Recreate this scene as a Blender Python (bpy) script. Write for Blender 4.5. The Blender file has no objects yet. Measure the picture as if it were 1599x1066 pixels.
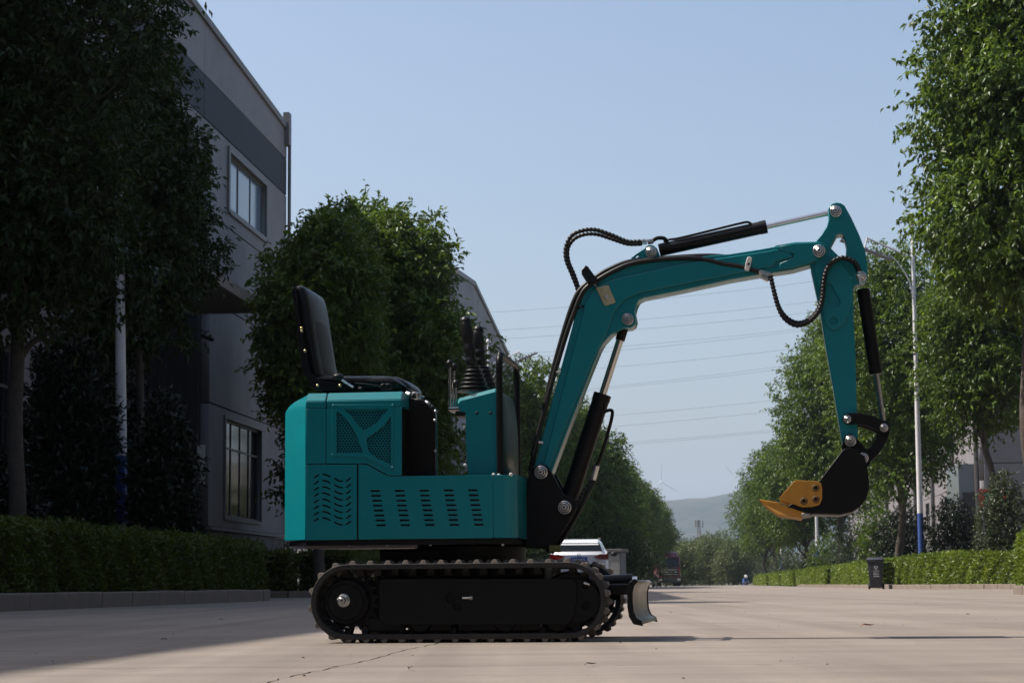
import bpy, bmesh, math, random
import numpy as np
from mathutils import Vector, Matrix

R = math.radians
scene = bpy.context.scene
col = scene.collection

# ------------------------------------------------------------------ camera
FPX = 3200.0                      # focal length in pixels of the 1599 px wide photograph
PITCH, ROLL, CAMH = R(6.78), R(0.5), 0.232
f_ = Vector((0, math.cos(PITCH), math.sin(PITCH)))
r0 = Vector((1, 0, 0)); u0 = Vector((0, -math.sin(PITCH), math.cos(PITCH)))
cr = r0 * math.cos(ROLL) - u0 * math.sin(ROLL)
cu = u0 * math.cos(ROLL) + r0 * math.sin(ROLL)
CAM = Vector((0, 0, CAMH))
cam_d = bpy.data.cameras.new('camera')
cam = bpy.data.objects.new('camera', cam_d)
col.objects.link(cam)
cam.matrix_world = Matrix(((cr.x, cu.x, -f_.x, CAM.x), (cr.y, cu.y, -f_.y, CAM.y), (cr.z, cu.z, -f_.z, CAM.z), (0, 0, 0, 1)))
cam_d.sensor_width = 36; cam_d.sensor_fit = 'HORIZONTAL'
cam_d.lens = FPX / 1599 * 36
cam_d.clip_start = 0.1; cam_d.clip_end = 20000
cam_d.dof.use_dof = True; cam_d.dof.focus_distance = 8.9; cam_d.dof.aperture_fstop = 18
scene.camera = cam

# ------------------------------------------------------------------ light
SUN_EL = R(52.5)
sun_from = Vector((-math.cos(SUN_EL) * math.cos(R(-8)), -math.cos(SUN_EL) * math.sin(R(-8)), math.sin(SUN_EL)))
sd = bpy.data.lights.new('sun', 'SUN'); sd.energy = 4.8; sd.angle = R(0.5); sd.color = (1.0, 0.93, 0.84)
sun = bpy.data.objects.new('sun', sd); col.objects.link(sun)
sun.rotation_euler = sun_from.to_track_quat('Z', 'Y').to_euler()
w = bpy.data.worlds.new('World'); scene.world = w; w.use_nodes = True
nt = w.node_tree
sky = nt.nodes.new('ShaderNodeTexSky'); sky.sky_type = 'NISHITA'; sky.sun_disc = False
sky.sun_elevation = SUN_EL
sky.sun_rotation = math.atan2(sun_from.x, sun_from.y)
sky.air_density = 1.0; sky.dust_density = 3.6; sky.ozone_density = 1.5; sky.altitude = 0
nt.links.new(sky.outputs[0], nt.nodes['Background'].inputs[0])
nt.nodes['Background'].inputs[1].default_value = 0.125
scene.view_settings.view_transform = 'Standard'
scene.view_settings.look = 'None'
scene.view_settings.exposure = 0.48
scene.view_settings.gamma = 1
scene.cycles.max_bounces = 8
scene.cycles.transparent_max_bounces = 8
scene.cycles.volume_bounces = 0

# ------------------------------------------------------------------ coordinates
A_ST = R(5.0)                     # street runs 5 degrees right of the view
sdir = Vector((math.sin(A_ST), math.cos(A_ST), 0)); srt = Vector((math.cos(A_ST), -math.sin(A_ST), 0))
def S(u, v, z=0.0): return srt * u + sdir * v + Vector((0, 0, z))
def ray(px, py):
    return f_ + cr * ((px - 799.5) / FPX) + cu * ((533 - py) / FPX)
def at(px, py, Y):                # world point seen at a pixel of the photo, Y metres away
    d = ray(px, py); return CAM + d * (Y / d.y)
def ground_at(px, Y):
    p = at(px, 910, Y); return Vector((p.x, p.y, 0))

# ------------------------------------------------------------------ materials
MATS = {}
def mat(name, color, rough=0.6, metal=0.0, var=0.0, vscale=3.0, bump=0.0, bscale=40.0, coat=0.0, spec=0.5, dirt=None, dirt_amt=0.0, dscale=1.5):
    if name in MATS: return MATS[name]
    m = bpy.data.materials.new(name); m.use_nodes = True
    t = m.node_tree; b = t.nodes['Principled BSDF']
    b.inputs['Base Color'].default_value = (*color, 1)
    b.inputs['Roughness'].default_value = rough
    b.inputs['Metallic'].default_value = metal
    b.inputs['Specular IOR Level'].default_value = spec
    b.inputs['Coat Weight'].default_value = coat; b.inputs['Coat Roughness'].default_value = 0.08
    tc = t.nodes.new('ShaderNodeTexCoord')
    cs = None
    if var > 0:
        n = t.nodes.new('ShaderNodeTexNoise'); n.inputs['Scale'].default_value = vscale; n.inputs['Detail'].default_value = 8
        n.inputs['Roughness'].default_value = 0.65
        t.links.new(tc.outputs['Object'], n.inputs['Vector'])
        mr = t.nodes.new('ShaderNodeMapRange'); mr.inputs[1].default_value = 0.3; mr.inputs[2].default_value = 0.7
        mr.inputs[3].default_value = 1 - var; mr.inputs[4].default_value = 1 + var
        t.links.new(n.outputs['Fac'], mr.inputs[0])
        h = t.nodes.new('ShaderNodeHueSaturation'); h.inputs['Color'].default_value = (*color, 1)
        t.links.new(mr.outputs[0], h.inputs['Value'])
        cs = h.outputs['Color']
    if dirt is not None:
        n2 = t.nodes.new('ShaderNodeTexNoise'); n2.inputs['Scale'].default_value = dscale; n2.inputs['Detail'].default_value = 10
        n2.inputs['Roughness'].default_value = 0.75
        t.links.new(tc.outputs['Object'], n2.inputs['Vector'])
        rp = t.nodes.new('ShaderNodeMapRange'); rp.inputs[1].default_value = 0.45; rp.inputs[2].default_value = 0.75
        rp.inputs[3].default_value = 0; rp.inputs[4].default_value = dirt_amt
        t.links.new(n2.outputs['Fac'], rp.inputs[0])
        mx = t.nodes.new('ShaderNodeMix'); mx.data_type = 'RGBA'
        t.links.new(rp.outputs[0], mx.inputs[0])
        if cs: t.links.new(cs, mx.inputs[6])
        else: mx.inputs[6].default_value = (*color, 1)
        mx.inputs[7].default_value = (*dirt, 1)
        cs = mx.outputs[2]
        r2 = t.nodes.new('ShaderNodeMapRange'); r2.inputs[3].default_value = rough; r2.inputs[4].default_value = min(1, rough + 0.35)
        t.links.new(rp.outputs[0], r2.inputs[0]); t.links.new(r2.outputs[0], b.inputs['Roughness'])
    if cs: t.links.new(cs, b.inputs['Base Color'])
    if bump > 0:
        n3 = t.nodes.new('ShaderNodeTexNoise'); n3.inputs['Scale'].default_value = bscale; n3.inputs['Detail'].default_value = 4
        t.links.new(tc.outputs['Object'], n3.inputs['Vector'])
        bp = t.nodes.new('ShaderNodeBump'); bp.inputs['Strength'].default_value = bump; bp.inputs['Distance'].default_value = 0.01
        t.links.new(n3.outputs['Fac'], bp.inputs['Height']); t.links.new(bp.outputs[0], b.inputs['Normal'])
    MATS[name] = m
    return m

def leaf_mat(name, c1, c2, c3=None, rough=0.38, trans=0.3):
    kk = 1.2 if name == 'leaf_camphor_bright' else 0.95 if name in ('leaf_camphor_bright', 'leaf_hedge', 'leaf_far', 'leaf_grey_green') else 0.5  # sunlit foliage lightened, shaded foliage darkened in its own colour
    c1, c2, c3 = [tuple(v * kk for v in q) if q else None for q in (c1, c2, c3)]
    m = bpy.data.materials.new(name); m.use_nodes = True
    t = m.node_tree; b = t.nodes['Principled BSDF']; out = t.nodes['Material Output']
    g = t.nodes.new('ShaderNodeNewGeometry')
    rp = t.nodes.new('ShaderNodeValToRGB')
    rp.color_ramp.elements[0].color = (*c1, 1); rp.color_ramp.elements[1].color = (*c2, 1)
    if c3:
        rp.color_ramp.elements[1].position = 0.82
        e = rp.color_ramp.elements.new(1.0); e.color = (*c3, 1)
    # leaf colour varies leaf by leaf, and young growth comes in patches
    tc = t.nodes.new('ShaderNodeTexCoord'); n = t.nodes.new('ShaderNodeTexNoise'); n.inputs['Scale'].default_value = 0.9; n.inputs['Detail'].default_value = 3
    t.links.new(tc.outputs['Object'], n.inputs['Vector'])
    mr = t.nodes.new('ShaderNodeMapRange'); mr.inputs[1].default_value = 0.3; mr.inputs[2].default_value = 0.72
    t.links.new(n.outputs['Fac'], mr.inputs[0])
    ma = t.nodes.new('ShaderNodeMath'); ma.operation = 'MULTIPLY_ADD'; ma.inputs[1].default_value = 0.55
    t.links.new(g.outputs['Random Per Island'], ma.inputs[0])
    m2 = t.nodes.new('ShaderNodeMath'); m2.operation = 'MULTIPLY'; m2.inputs[1].default_value = 0.5
    t.links.new(mr.outputs[0], m2.inputs[0]); t.links.new(m2.outputs[0], ma.inputs[2])
    t.links.new(ma.outputs[0], rp.inputs[0])
    t.links.new(rp.outputs[0], b.inputs['Base Color'])
    b.inputs['Roughness'].default_value = rough; b.inputs['Specular IOR Level'].default_value = 0.35
    tr = t.nodes.new('ShaderNodeBsdfTranslucent')
    hs = t.nodes.new('ShaderNodeHueSaturation'); hs.inputs['Value'].default_value = 1.3; hs.inputs['Hue'].default_value = 0.48
    t.links.new(rp.outputs[0], hs.inputs['Color']); t.links.new(hs.outputs[0], tr.inputs['Color'])
    mx = t.nodes.new('ShaderNodeMixShader'); mx.inputs[0].default_value = trans
    t.links.new(b.outputs[0], mx.inputs[1]); t.links.new(tr.outputs[0], mx.inputs[2])
    t.links.new(mx.outputs[0], out.inputs[0])
    MATS[name] = m
    return m

TEAL = mat('teal_paint', (0.0004, 0.165, 0.188), 0.3, coat=0.25, spec=0.35, var=0.04, vscale=6, bump=0.03, bscale=9, dirt=(0.012, 0.10, 0.115), dirt_amt=0.18, dscale=14)
BLACK = mat('black_paint', (0.0035, 0.0035, 0.004), 0.38, spec=0.22, var=0.2, vscale=12, dirt=(0.009, 0.008, 0.007), dirt_amt=0.4, dscale=9)
BLACKP = mat('black_gloss_panel', (0.007, 0.0055, 0.005), 0.25, var=0.2, vscale=10, spec=.35)
RUBBER = mat('rubber', (0.013, 0.012, 0.011), 0.75, var=0.3, vscale=15, bump=0.3, bscale=120, dirt=(0.06, 0.05, 0.04), dirt_amt=0.45, dscale=11)
LUGM = mat('rubber_lug', (0.13, 0.11, 0.092), 0.8, var=0.3, vscale=20, dirt=(0.30, 0.25, 0.205), dirt_amt=0.8, dscale=16)  # pale lug colour holds both dust and painted sunlight
VINYL = mat('seat_vinyl', (0.005, 0.005, 0.006), 0.36, bump=0.15, bscale=250, spec=0.25)
PLAST = mat('black_plastic', (0.005, 0.005, 0.0055), 0.4, bump=0.08, bscale=150, spec=.35)
HOSE = mat('hose_rubber', (0.005, 0.005, 0.005), 0.45, var=0.2, spec=.35)
CHROME = mat('chrome', (0.62, 0.60, 0.58), 0.14, 1.0)
STEEL = mat('zinc_steel', (0.62, 0.62, 0.60), 0.3, 1.0, var=0.15, vscale=60)
BRASS = mat('zinc_yellow', (0.55, 0.46, 0.26), 0.38, 1.0, var=0.2, vscale=25)
BARE = mat('blade_steel', (0.40, 0.385, 0.355), 0.42, 0.85, var=0.15, vscale=12, dirt=(0.25, 0.2, 0.15), dirt_amt=0.5, dscale=9)
ORANGE = mat('orange_paint', (0.46, 0.21, 0.016), 0.5, var=0.1, vscale=20, dirt=(0.25, 0.12, 0.04), dirt_amt=0.4, dscale=25)
WHITEPL = mat('white_plastic', (0.72, 0.70, 0.66), 0.45)
WALL = mat('wall_light_grey', (0.205, 0.19, 0.195), 0.6, var=0.08, vscale=0.5, dirt=(0.10, 0.092, 0.09), dirt_amt=0.4, dscale=0.35)
BAND = mat('wall_dark_band', (0.036, 0.039, 0.052), 0.75, var=0.08, vscale=0.6)
TRIM = mat('trim_grey', (0.16, 0.15, 0.148), 0.55, var=0.08)
DOORM = mat('shutter_dark', (0.022, 0.02, 0.02), 0.6, var=0.2)
COLM = mat('cladding_dark_grey', (0.04, 0.043, 0.047), 0.5, var=0.1, vscale=1)
STONEB = mat('base_block', (0.10, 0.094, 0.09), 0.75, var=0.25, vscale=2, bump=0.3, bscale=12)
FRAME = mat('window_frame', (0.08, 0.075, 0.075), 0.45)
FRAMEL = mat('window_frame_light', (0.14, 0.13, 0.128), 0.5)
def glass_mat(name, c, rough=0.04):
    return mat(name, c, rough, 0.0, spec=0.6, coat=0.2)
GLASS = mat('window_glass_dark', (0.008, 0.010, 0.011), 0.08, spec=0.3)
GLASSB = glass_mat('window_glass_sky_tint', (0.16, 0.23, 0.29), 0.15)  # upper panes: reflected sky painted in as a blue base colour
CONC = mat('kerb_concrete', (0.19, 0.155, 0.13), 0.85, var=0.25, vscale=6, bump=0.5, bscale=30, dirt=(0.13, 0.095, 0.065), dirt_amt=0.75, dscale=3)
BARK = mat('bark', (0.06, 0.048, 0.038), 0.9, var=0.35, vscale=8, bump=0.8, bscale=18)
TWIG = mat('hedge_core', (0.022, 0.020, 0.012), 0.95, var=0.3)
POLEW = mat('pole_white_paint', (0.6, 0.6, 0.61), 0.5, var=0.1, vscale=2, dirt=(0.3, 0.27, 0.25), dirt_amt=0.5, dscale=4)
POLEB = mat('pole_blue_paint', (0.02, 0.065, 0.24), 0.5, var=0.15, vscale=4, dirt=(0.1, 0.12, 0.2), dirt_amt=0.4, dscale=6)
WIRE = mat('cable', (0.12, 0.12, 0.13), 0.7)
SOIL = mat('soil', (0.07, 0.055, 0.04), 0.95, var=0.3, vscale=4, bump=0.6, bscale=10)
CARW = mat('car_white_paint', (0.72, 0.73, 0.75), 0.25, coat=0.6)
TIRE = mat('tyre', (0.015, 0.015, 0.015), 0.8)
REDL = mat('tail_light_red', (0.13, 0.006, 0.006), 0.2, coat=.5)
PLATEB = mat('number_plate_blue', (0.02, 0.06, 0.32), 0.4)
TRUCKR = mat('truck_red', (0.16, 0.012, 0.016), 0.35, coat=0.4, var=0.1)
BINM = mat('bin_plastic', (0.022, 0.025, 0.033), 0.5, var=0.15, vscale=5, dirt=(0.08, 0.075, 0.07), dirt_amt=0.35, dscale=5)
SIGNR = mat('sign_red', (0.45, 0.03, 0.03), 0.5)
SIGNG = mat('sign_green', (0.05, 0.22, 0.16), 0.5)
TURB = mat('turbine_white', (0.5, 0.5, 0.5), 0.5)
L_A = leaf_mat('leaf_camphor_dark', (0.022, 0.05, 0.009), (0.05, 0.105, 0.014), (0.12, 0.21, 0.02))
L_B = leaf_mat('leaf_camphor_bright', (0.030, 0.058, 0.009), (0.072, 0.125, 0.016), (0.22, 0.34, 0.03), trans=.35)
L_C = leaf_mat('leaf_magnolia', (0.014, 0.030, 0.010), (0.026, 0.052, 0.016), None, 0.3, 0.12)
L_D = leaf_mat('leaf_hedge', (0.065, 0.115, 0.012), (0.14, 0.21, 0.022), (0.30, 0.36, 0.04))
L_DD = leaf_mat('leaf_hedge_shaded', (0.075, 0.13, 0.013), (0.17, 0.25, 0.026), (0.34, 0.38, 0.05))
L_E = leaf_mat('leaf_grey_green', (0.04, 0.062, 0.028), (0.085, 0.115, 0.055), None, 0.4, 0.2)

# ------------------------------------------------------------------ object helpers
def tag(o, label=None, cat=None, group=None, kind=None):
    if label: o['label'] = label
    if cat: o['category'] = cat
    if group: o['group'] = group
    if kind: o['kind'] = kind
    return o
def empty(name, loc=(0, 0, 0), rz=0.0):
    o = bpy.data.objects.new(name, None); col.objects.link(o)
    o.location = loc; o.rotation_euler = (0, 0, rz); o.empty_display_size = 0.2
    return o
def obj(name, me, m=None, parent=None, loc=None, rz=None):
    o = bpy.data.objects.new(name, me); col.objects.link(o)
    if m is not None and len(me.materials) == 0: me.materials.append(m)
    if parent: o.parent = parent
    if loc is not None: o.location = loc
    if rz is not None: o.rotation_euler = (0, 0, rz)
    return o
def from_bm(name, bm, m, parent=None, smooth=False, loc=None, rz=None, angle=35):
    me = bpy.data.meshes.new(name)
    bmesh.ops.recalc_face_normals(bm, faces=bm.faces)
    if smooth:
        for f in bm.faces: f.smooth = True
        for e in bm.edges:
            if len(e.link_faces) == 2 and e.calc_face_angle(0) > R(angle): e.smooth = False
    bm.to_mesh(me); bm.free()
    return obj(name, me, m, parent, loc, rz)
def copy_tree(o, parent=None):
    c = o.copy(); col.objects.link(c)
    if parent: c.parent = parent
    for ch in list(o.children): copy_tree(ch, c)
    return c
def add_box(bm, x0, x1, y0, y1, z0, z1, bev=0.0):
    b2 = bmesh.new()
    vs = [b2.verts.new(p) for p in ((x0,y0,z0),(x1,y0,z0),(x1,y1,z0),(x0,y1,z0),(x0,y0,z1),(x1,y0,z1),(x1,y1,z1),(x0,y1,z1))]
    for q in ((0,3,2,1),(4,5,6,7),(0,1,5,4),(1,2,6,5),(2,3,7,6),(3,0,4,7)): b2.faces.new([vs[i] for i in q])
    if bev > 0: bmesh.ops.bevel(b2, geom=list(b2.edges), offset=bev, segments=2, affect='EDGES', profile=0.5)
    merge(bm, b2)
def merge(bm, b2, mtx=None):
    if mtx is not None: bmesh.ops.transform(b2, matrix=mtx, verts=b2.verts)
    tmp = bpy.data.meshes.new('tmp'); b2.to_mesh(tmp); b2.free(); bm.from_mesh(tmp); bpy.data.meshes.remove(tmp)
def box(name, x0, x1, y0, y1, z0, z1, m, parent=None, bev=0.0, **k):
    bm = bmesh.new(); add_box(bm, x0, x1, y0, y1, z0, z1, bev); return from_bm(name, bm, m, parent, **k)
def add_cyl(bm, p0, p1, r0_, r1_=None, seg=20, bev=0.0):
    r1_ = r0_ if r1_ is None else r1_
    p0, p1 = Vector(p0), Vector(p1); d = p1 - p0
    b2 = bmesh.new()
    bmesh.ops.create_cone(b2, cap_ends=True, segments=seg, radius1=r0_, radius2=r1_, depth=d.length)
    if bev > 0:
        es = [e for e in b2.edges if abs(e.verts[0].co.z - e.verts[1].co.z) < 1e-6]
        bmesh.ops.bevel(b2, geom=es, offset=bev, segments=1, affect='EDGES', profile=0.5)
    M = Matrix.Translation((p0 + p1) / 2) @ d.to_track_quat('Z', 'Y').to_matrix().to_4x4()
    merge(bm, b2, M)
def cyl(name, p0, p1, r, m, parent=None, r1=None, seg=20, bev=0.0, **k):
    bm = bmesh.new(); add_cyl(bm, p0, p1, r, r1, seg, bev); return from_bm(name, bm, m, parent, smooth=True, **k)
def catmull(pts, n=8):
    P = [Vector(p) for p in pts]
    if len(P) < 3: return P
    P = [P[0] * 2 - P[1]] + P + [P[-1] * 2 - P[-2]]
    out = []
    for i in range(1, len(P) - 2):
        a, b, c, d = P[i-1], P[i], P[i+1], P[i+2]
        for k in range(n):
            t = k / n
            out.append(0.5 * ((2*b) + (c-a)*t + (2*a-5*b+4*c-d)*t*t + (3*b-a-3*c+d)*t**3))
    out.append(P[-2])
    return out
def resample(P, step):
    out = [P[0]]; acc = 0
    for a, b in zip(P[:-1], P[1:]):
        L = (b - a).length; 
        if L < 1e-9: continue
        t = step - acc
        while t <= L:
            out.append(a + (b - a) * (t / L)); t += step
        acc = (acc + L) % step if True else 0
    out.append(P[-1])
    return out
def add_tube(bm, P, rad, seg=10, closed=False):
    P = [Vector(p) for p in P]; n = len(P)
    rads = rad if hasattr(rad, '__len__') else [rad] * n
    ref = None; rings = []
    for i in range(n):
        if closed: t = P[(i+1) % n] - P[i-1]
        else: t = P[min(i+1, n-1)] - P[max(i-1, 0)]
        t.normalize()
        if ref is None:
            ref = t.orthogonal().normalized()
        ref = (ref - t * ref.dot(t)).normalized(); b = t.cross(ref)
        rings.append([bm.verts.new(P[i] + (ref * math.cos(2*math.pi*k/seg) + b * math.sin(2*math.pi*k/seg)) * rads[i]) for k in range(seg)])
    for i in range(n - 1 + (1 if closed else 0)):
        a, b = rings[i], rings[(i+1) % n]
        for k in range(seg): bm.faces.new((a[k], a[(k+1) % seg], b[(k+1) % seg], b[k]))
    if not closed:
        bm.faces.new(rings[0][::-1]); bm.faces.new(rings[-1])
def tube(name, pts, rad, m, parent=None, seg=10, smooth_pts=True, n=8, wrap=0.0, **k):
    P = catmull(pts, n) if smooth_pts else [Vector(p) for p in pts]
    if wrap > 0:
        P = resample(P, wrap / 5.0)
        rad = [rad * (0.86 + 0.14 * math.sin(2 * math.pi * i / 5.0)) for i in range(len(P))]
    bm = bmesh.new(); add_tube(bm, P, rad, seg)
    return from_bm(name, bm, m, parent, smooth=True, angle=60, **k)

def plate(name, pts, y0, th, m, parent=None, holes=(), bev=0.0015, loc=None, rz=None, res=1):
    """Flat part cut out of sheet: outline and holes in (x, z), from y0 to y0+th."""
    cu_ = bpy.data.curves.new(name, 'CURVE'); cu_.dimensions = '2D'; cu_.fill_mode = 'BOTH'
    for loop in [pts] + list(holes):
        sp = cu_.splines.new('POLY'); sp.points.add(len(loop) - 1)
        for i, p in enumerate(loop): sp.points[i].co = (p[0], p[1], 0, 1)
        sp.use_cyclic_u = True
    cu_.extrude = th / 2 - bev; cu_.bevel_depth = bev; cu_.bevel_resolution = res; cu_.offset = -bev
    tmp = bpy.data.objects.new('tmp', cu_)
    me = bpy.data.meshes.new_from_object(tmp)
    bpy.data.objects.remove(tmp); bpy.data.curves.remove(cu_)
    me.name = name
    n = len(me.vertices); co = np.empty(n * 3, 'f'); me.vertices.foreach_get('co', co); co = co.reshape(-1, 3)
    new = np.stack([co[:, 0], -co[:, 2] + y0 + th / 2, co[:, 1]], 1)
    me.vertices.foreach_set('co', new.ravel().astype('f')); me.update()
    bm = bmesh.new(); bm.from_mesh(me); bmesh.ops.remove_doubles(bm, verts=bm.verts, dist=1e-5); bmesh.ops.recalc_face_normals(bm, faces=bm.faces)
    bm.to_mesh(me); bm.free()
    return obj(name, me, m, parent, loc, rz)
def smooth2(pts, n=4, closed=True):
    P = [Vector((p[0], p[1], 0)) for p in pts]; N = len(P); out = []
    for i in range(N):
        a, b, c, d = P[i-1], P[i], P[(i+1) % N], P[(i+2) % N]
        for k in range(n):
            t = k / n
            q = 0.5 * ((2*b) + (c-a)*t + (2*a-5*b+4*c-d)*t*t + (3*b-a-3*c+d)*t**3); out.append((q.x, q.y))
    return out
def rect(x0, x1, z0, z1): return [(x0, z0), (x1, z0), (x1, z1), (x0, z1)]
def circ(x, z, r, n=16): return [(x + r*math.cos(2*math.pi*k/n), z + r*math.sin(2*math.pi*k/n)) for k in range(n)]

# ------------------------------------------------------------------ leaves
def leaf_mesh(name, C, D, Lf, W, rng, fold=0.25):
    """Folded leaves: base, two side points and a tip each, as two triangles on a midrib."""
    n = len(C)
    D = D / np.linalg.norm(D, axis=1, keepdims=True)
    up = rng.normal(size=(n, 3)) * 0.55 + np.array([0, 0, 1.0])
    Sd = np.cross(D, up); Sd /= (np.linalg.norm(Sd, axis=1, keepdims=True) + 1e-9)
    Nn = np.cross(Sd, D)
    Lv = (Lf * rng.uniform(0.7, 1.25, n))[:, None]; Wv = (W * rng.uniform(0.75, 1.2, n))[:, None]
    base = C; tip = C + D * Lv - Nn * Lv * 0.12
    mid = C + D * Lv * 0.45
    a = mid + Sd * Wv * 0.5 + Nn * Wv * fold; b = mid - Sd * Wv * 0.5 + Nn * Wv * fold
    V = np.stack([base, a, tip, b], 1).reshape(-1, 3).astype('f')
    idx = (np.arange(n) * 4)[:, None]
    F = np.concatenate([idx + np.array([0, 1, 2]), idx + np.array([0, 2, 3])], 1).reshape(-1).astype('i')
    me = bpy.data.meshes.new(name)
    me.vertices.add(n * 4); me.vertices.foreach_set('co', V.ravel())
    me.loops.add(n * 6); me.loops.foreach_set('vertex_index', F)
    me.polygons.add(n * 2); me.polygons.foreach_set('loop_start', np.arange(0, n * 6, 3).astype('i'))
    me.update(); me.validate()
    return me

def crown_leaves(name, lobes, nshoot, per, Lf, W, seed, shell=0.5, droop=0.5, twig=0.3):
    """lobes: (centre, radius xyz). Shoots point outward from each lobe and carry drooping leaves."""
    rng = np.random.default_rng(seed)
    vol = np.array([l[1][0] * l[1][1] + l[1][0] * l[1][2] for l in lobes]); pr = vol / vol.sum()
    li = rng.choice(len(lobes), nshoot, p=pr)
    c = np.array([l[0] for l in lobes])[li]; rr = np.array([l[1] for l in lobes])[li]
    d = rng.normal(size=(nshoot, 3)); d /= np.linalg.norm(d, axis=1, keepdims=True)
    rad = shell + (1.0 - shell) * rng.uniform(0, 1, nshoot) ** 0.6
    rad += (rng.uniform(0, 1, nshoot) < 0.12) * rng.uniform(0, 0.28, nshoot)
    P0 = c + d * rr * rad[:, None]
    dr = d * 0.9 + rng.normal(size=(nshoot, 3)) * 0.45; dr[:, 2] -= droop * 0.35 - 0.25
    dr /= np.linalg.norm(dr, axis=1, keepdims=True)
    t = rng.uniform(0, 1, (nshoot, per, 1))
    tw = twig * rng.uniform(0.6, 1.3, (nshoot, 1, 1))
    P = P0[:, None, :] + dr[:, None, :] * t * tw
    P[:, :, 2] -= (t[:, :, 0] ** 2) * tw[:, :, 0] * 0.25 * droop
    P += rng.normal(size=P.shape) * Lf * 0.12
    LD = dr[:, None, :] * 0.55 + rng.normal(size=P.shape) * 0.7; LD[:, :, 2] -= droop
    return leaf_mesh(name, P.reshape(-1, 3), LD.reshape(-1, 3), Lf, W, rng)

def branch_mesh(bm, p0, p1, r_a, r_b, rng, wob=0.12, n=7, seg=7):
    p0, p1 = Vector(p0), Vector(p1); L = (p1 - p0).length
    P = []
    for i in range(n + 1):
        t = i / n
        q = p0.lerp(p1, t)
        if 0 < i < n: q = q + Vector((rng.gauss(0, 1), rng.gauss(0, 1), rng.gauss(0, .5))) * wob * L * 0.25
        P.append(q)
    P = catmull(P, 3)
    add_tube(bm, P, [r_a + (r_b - r_a) * i / (len(P) - 1) for i in range(len(P))], seg)
    return P

def make_tree(H, R0, zb, seed, nlobe, nshoot, per, Lf, W, leaf, fork=0.45, tr=0.13, oval=0.75, lob=(0.30, 0.46), lean=0.0, name='street_tree', shell=0.45, droop=0.5, trunk_to=None):
    """Tree: trunk with limbs and a crown of leaves. H height, R0 crown radius, zb crown bottom."""
    rng = random.Random(seed)
    root = empty(name)
    lobes = []
    zc = (H + zb) / 2; hz = (H - zb) / 2
    for i in range(nlobe):
        # spread lobes through the crown, wide below the middle and narrow at the top
        zz = -0.92 + 1.84 * (i + 0.5) / nlobe + rng.uniform(-.08, .08)
        prof = math.sqrt(max(0.0, 1 - abs((zz + 0.12)) ** 2.4)) * oval + (1 - oval) * (1 - 0.6 * max(0, zz))
        a = i * 2.399 + rng.uniform(-.5, .5); q = rng.uniform(0.35, 0.78) * prof
        rl = R0 * rng.uniform(*lob) * (1.1 - 0.35 * max(0, zz))
        lobes.append(((R0 * q * math.cos(a), R0 * q * math.sin(a), zc + zz * hz * 0.86), (rl, rl, rl * rng.uniform(0.7, 1.0))))
    bm = bmesh.new()
    top = Vector((lean, 0, zb + (H - zb) * 0.75))
    zf = zb * fork if fork < 1 else zb
    tp = branch_mesh(bm, (0, 0, -0.1), top, tr, tr * 0.25, rng, 0.05, 8, 9)
    for k, l in enumerate(lobes):
        if k % 2 and nlobe > 20: continue
        c = Vector(l[0])
        j = min(range(len(tp)), key=lambda i: abs(tp[i].z - max(zf + zb * 0.25, c.z - (0.35 * R0 + 0.5 * (Vector((c.x, c.y, 0)).length)))))
        branch_mesh(bm, tp[j], c, tr * 0.42, tr * 0.10, rng, 0.16, 5, 6)
        for _ in range(2):
            d = Vector((rng.gauss(0, 1), rng.gauss(0, 1), rng.gauss(0, .7))).normalized() * l[1][0] * 0.8
            branch_mesh(bm, c.lerp(tp[j], 0.3), c + d, tr * 0.14, tr * 0.04, rng, 0.15, 3, 5)
    from_bm('trunk', bm, BARK, root, smooth=True, angle=80)
    me = crown_leaves('crown', lobes, nshoot, per, Lf, W, seed, shell, droop, twig=Lf * 3.2)
    obj('crown', me, leaf, root)
    return root
def place(o, p, rz=0, s=1.0, sz=None):
    o.location = p; o.rotation_euler = (0, 0, rz); o.scale = (s, s, sz if sz else s)
    return o

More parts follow.
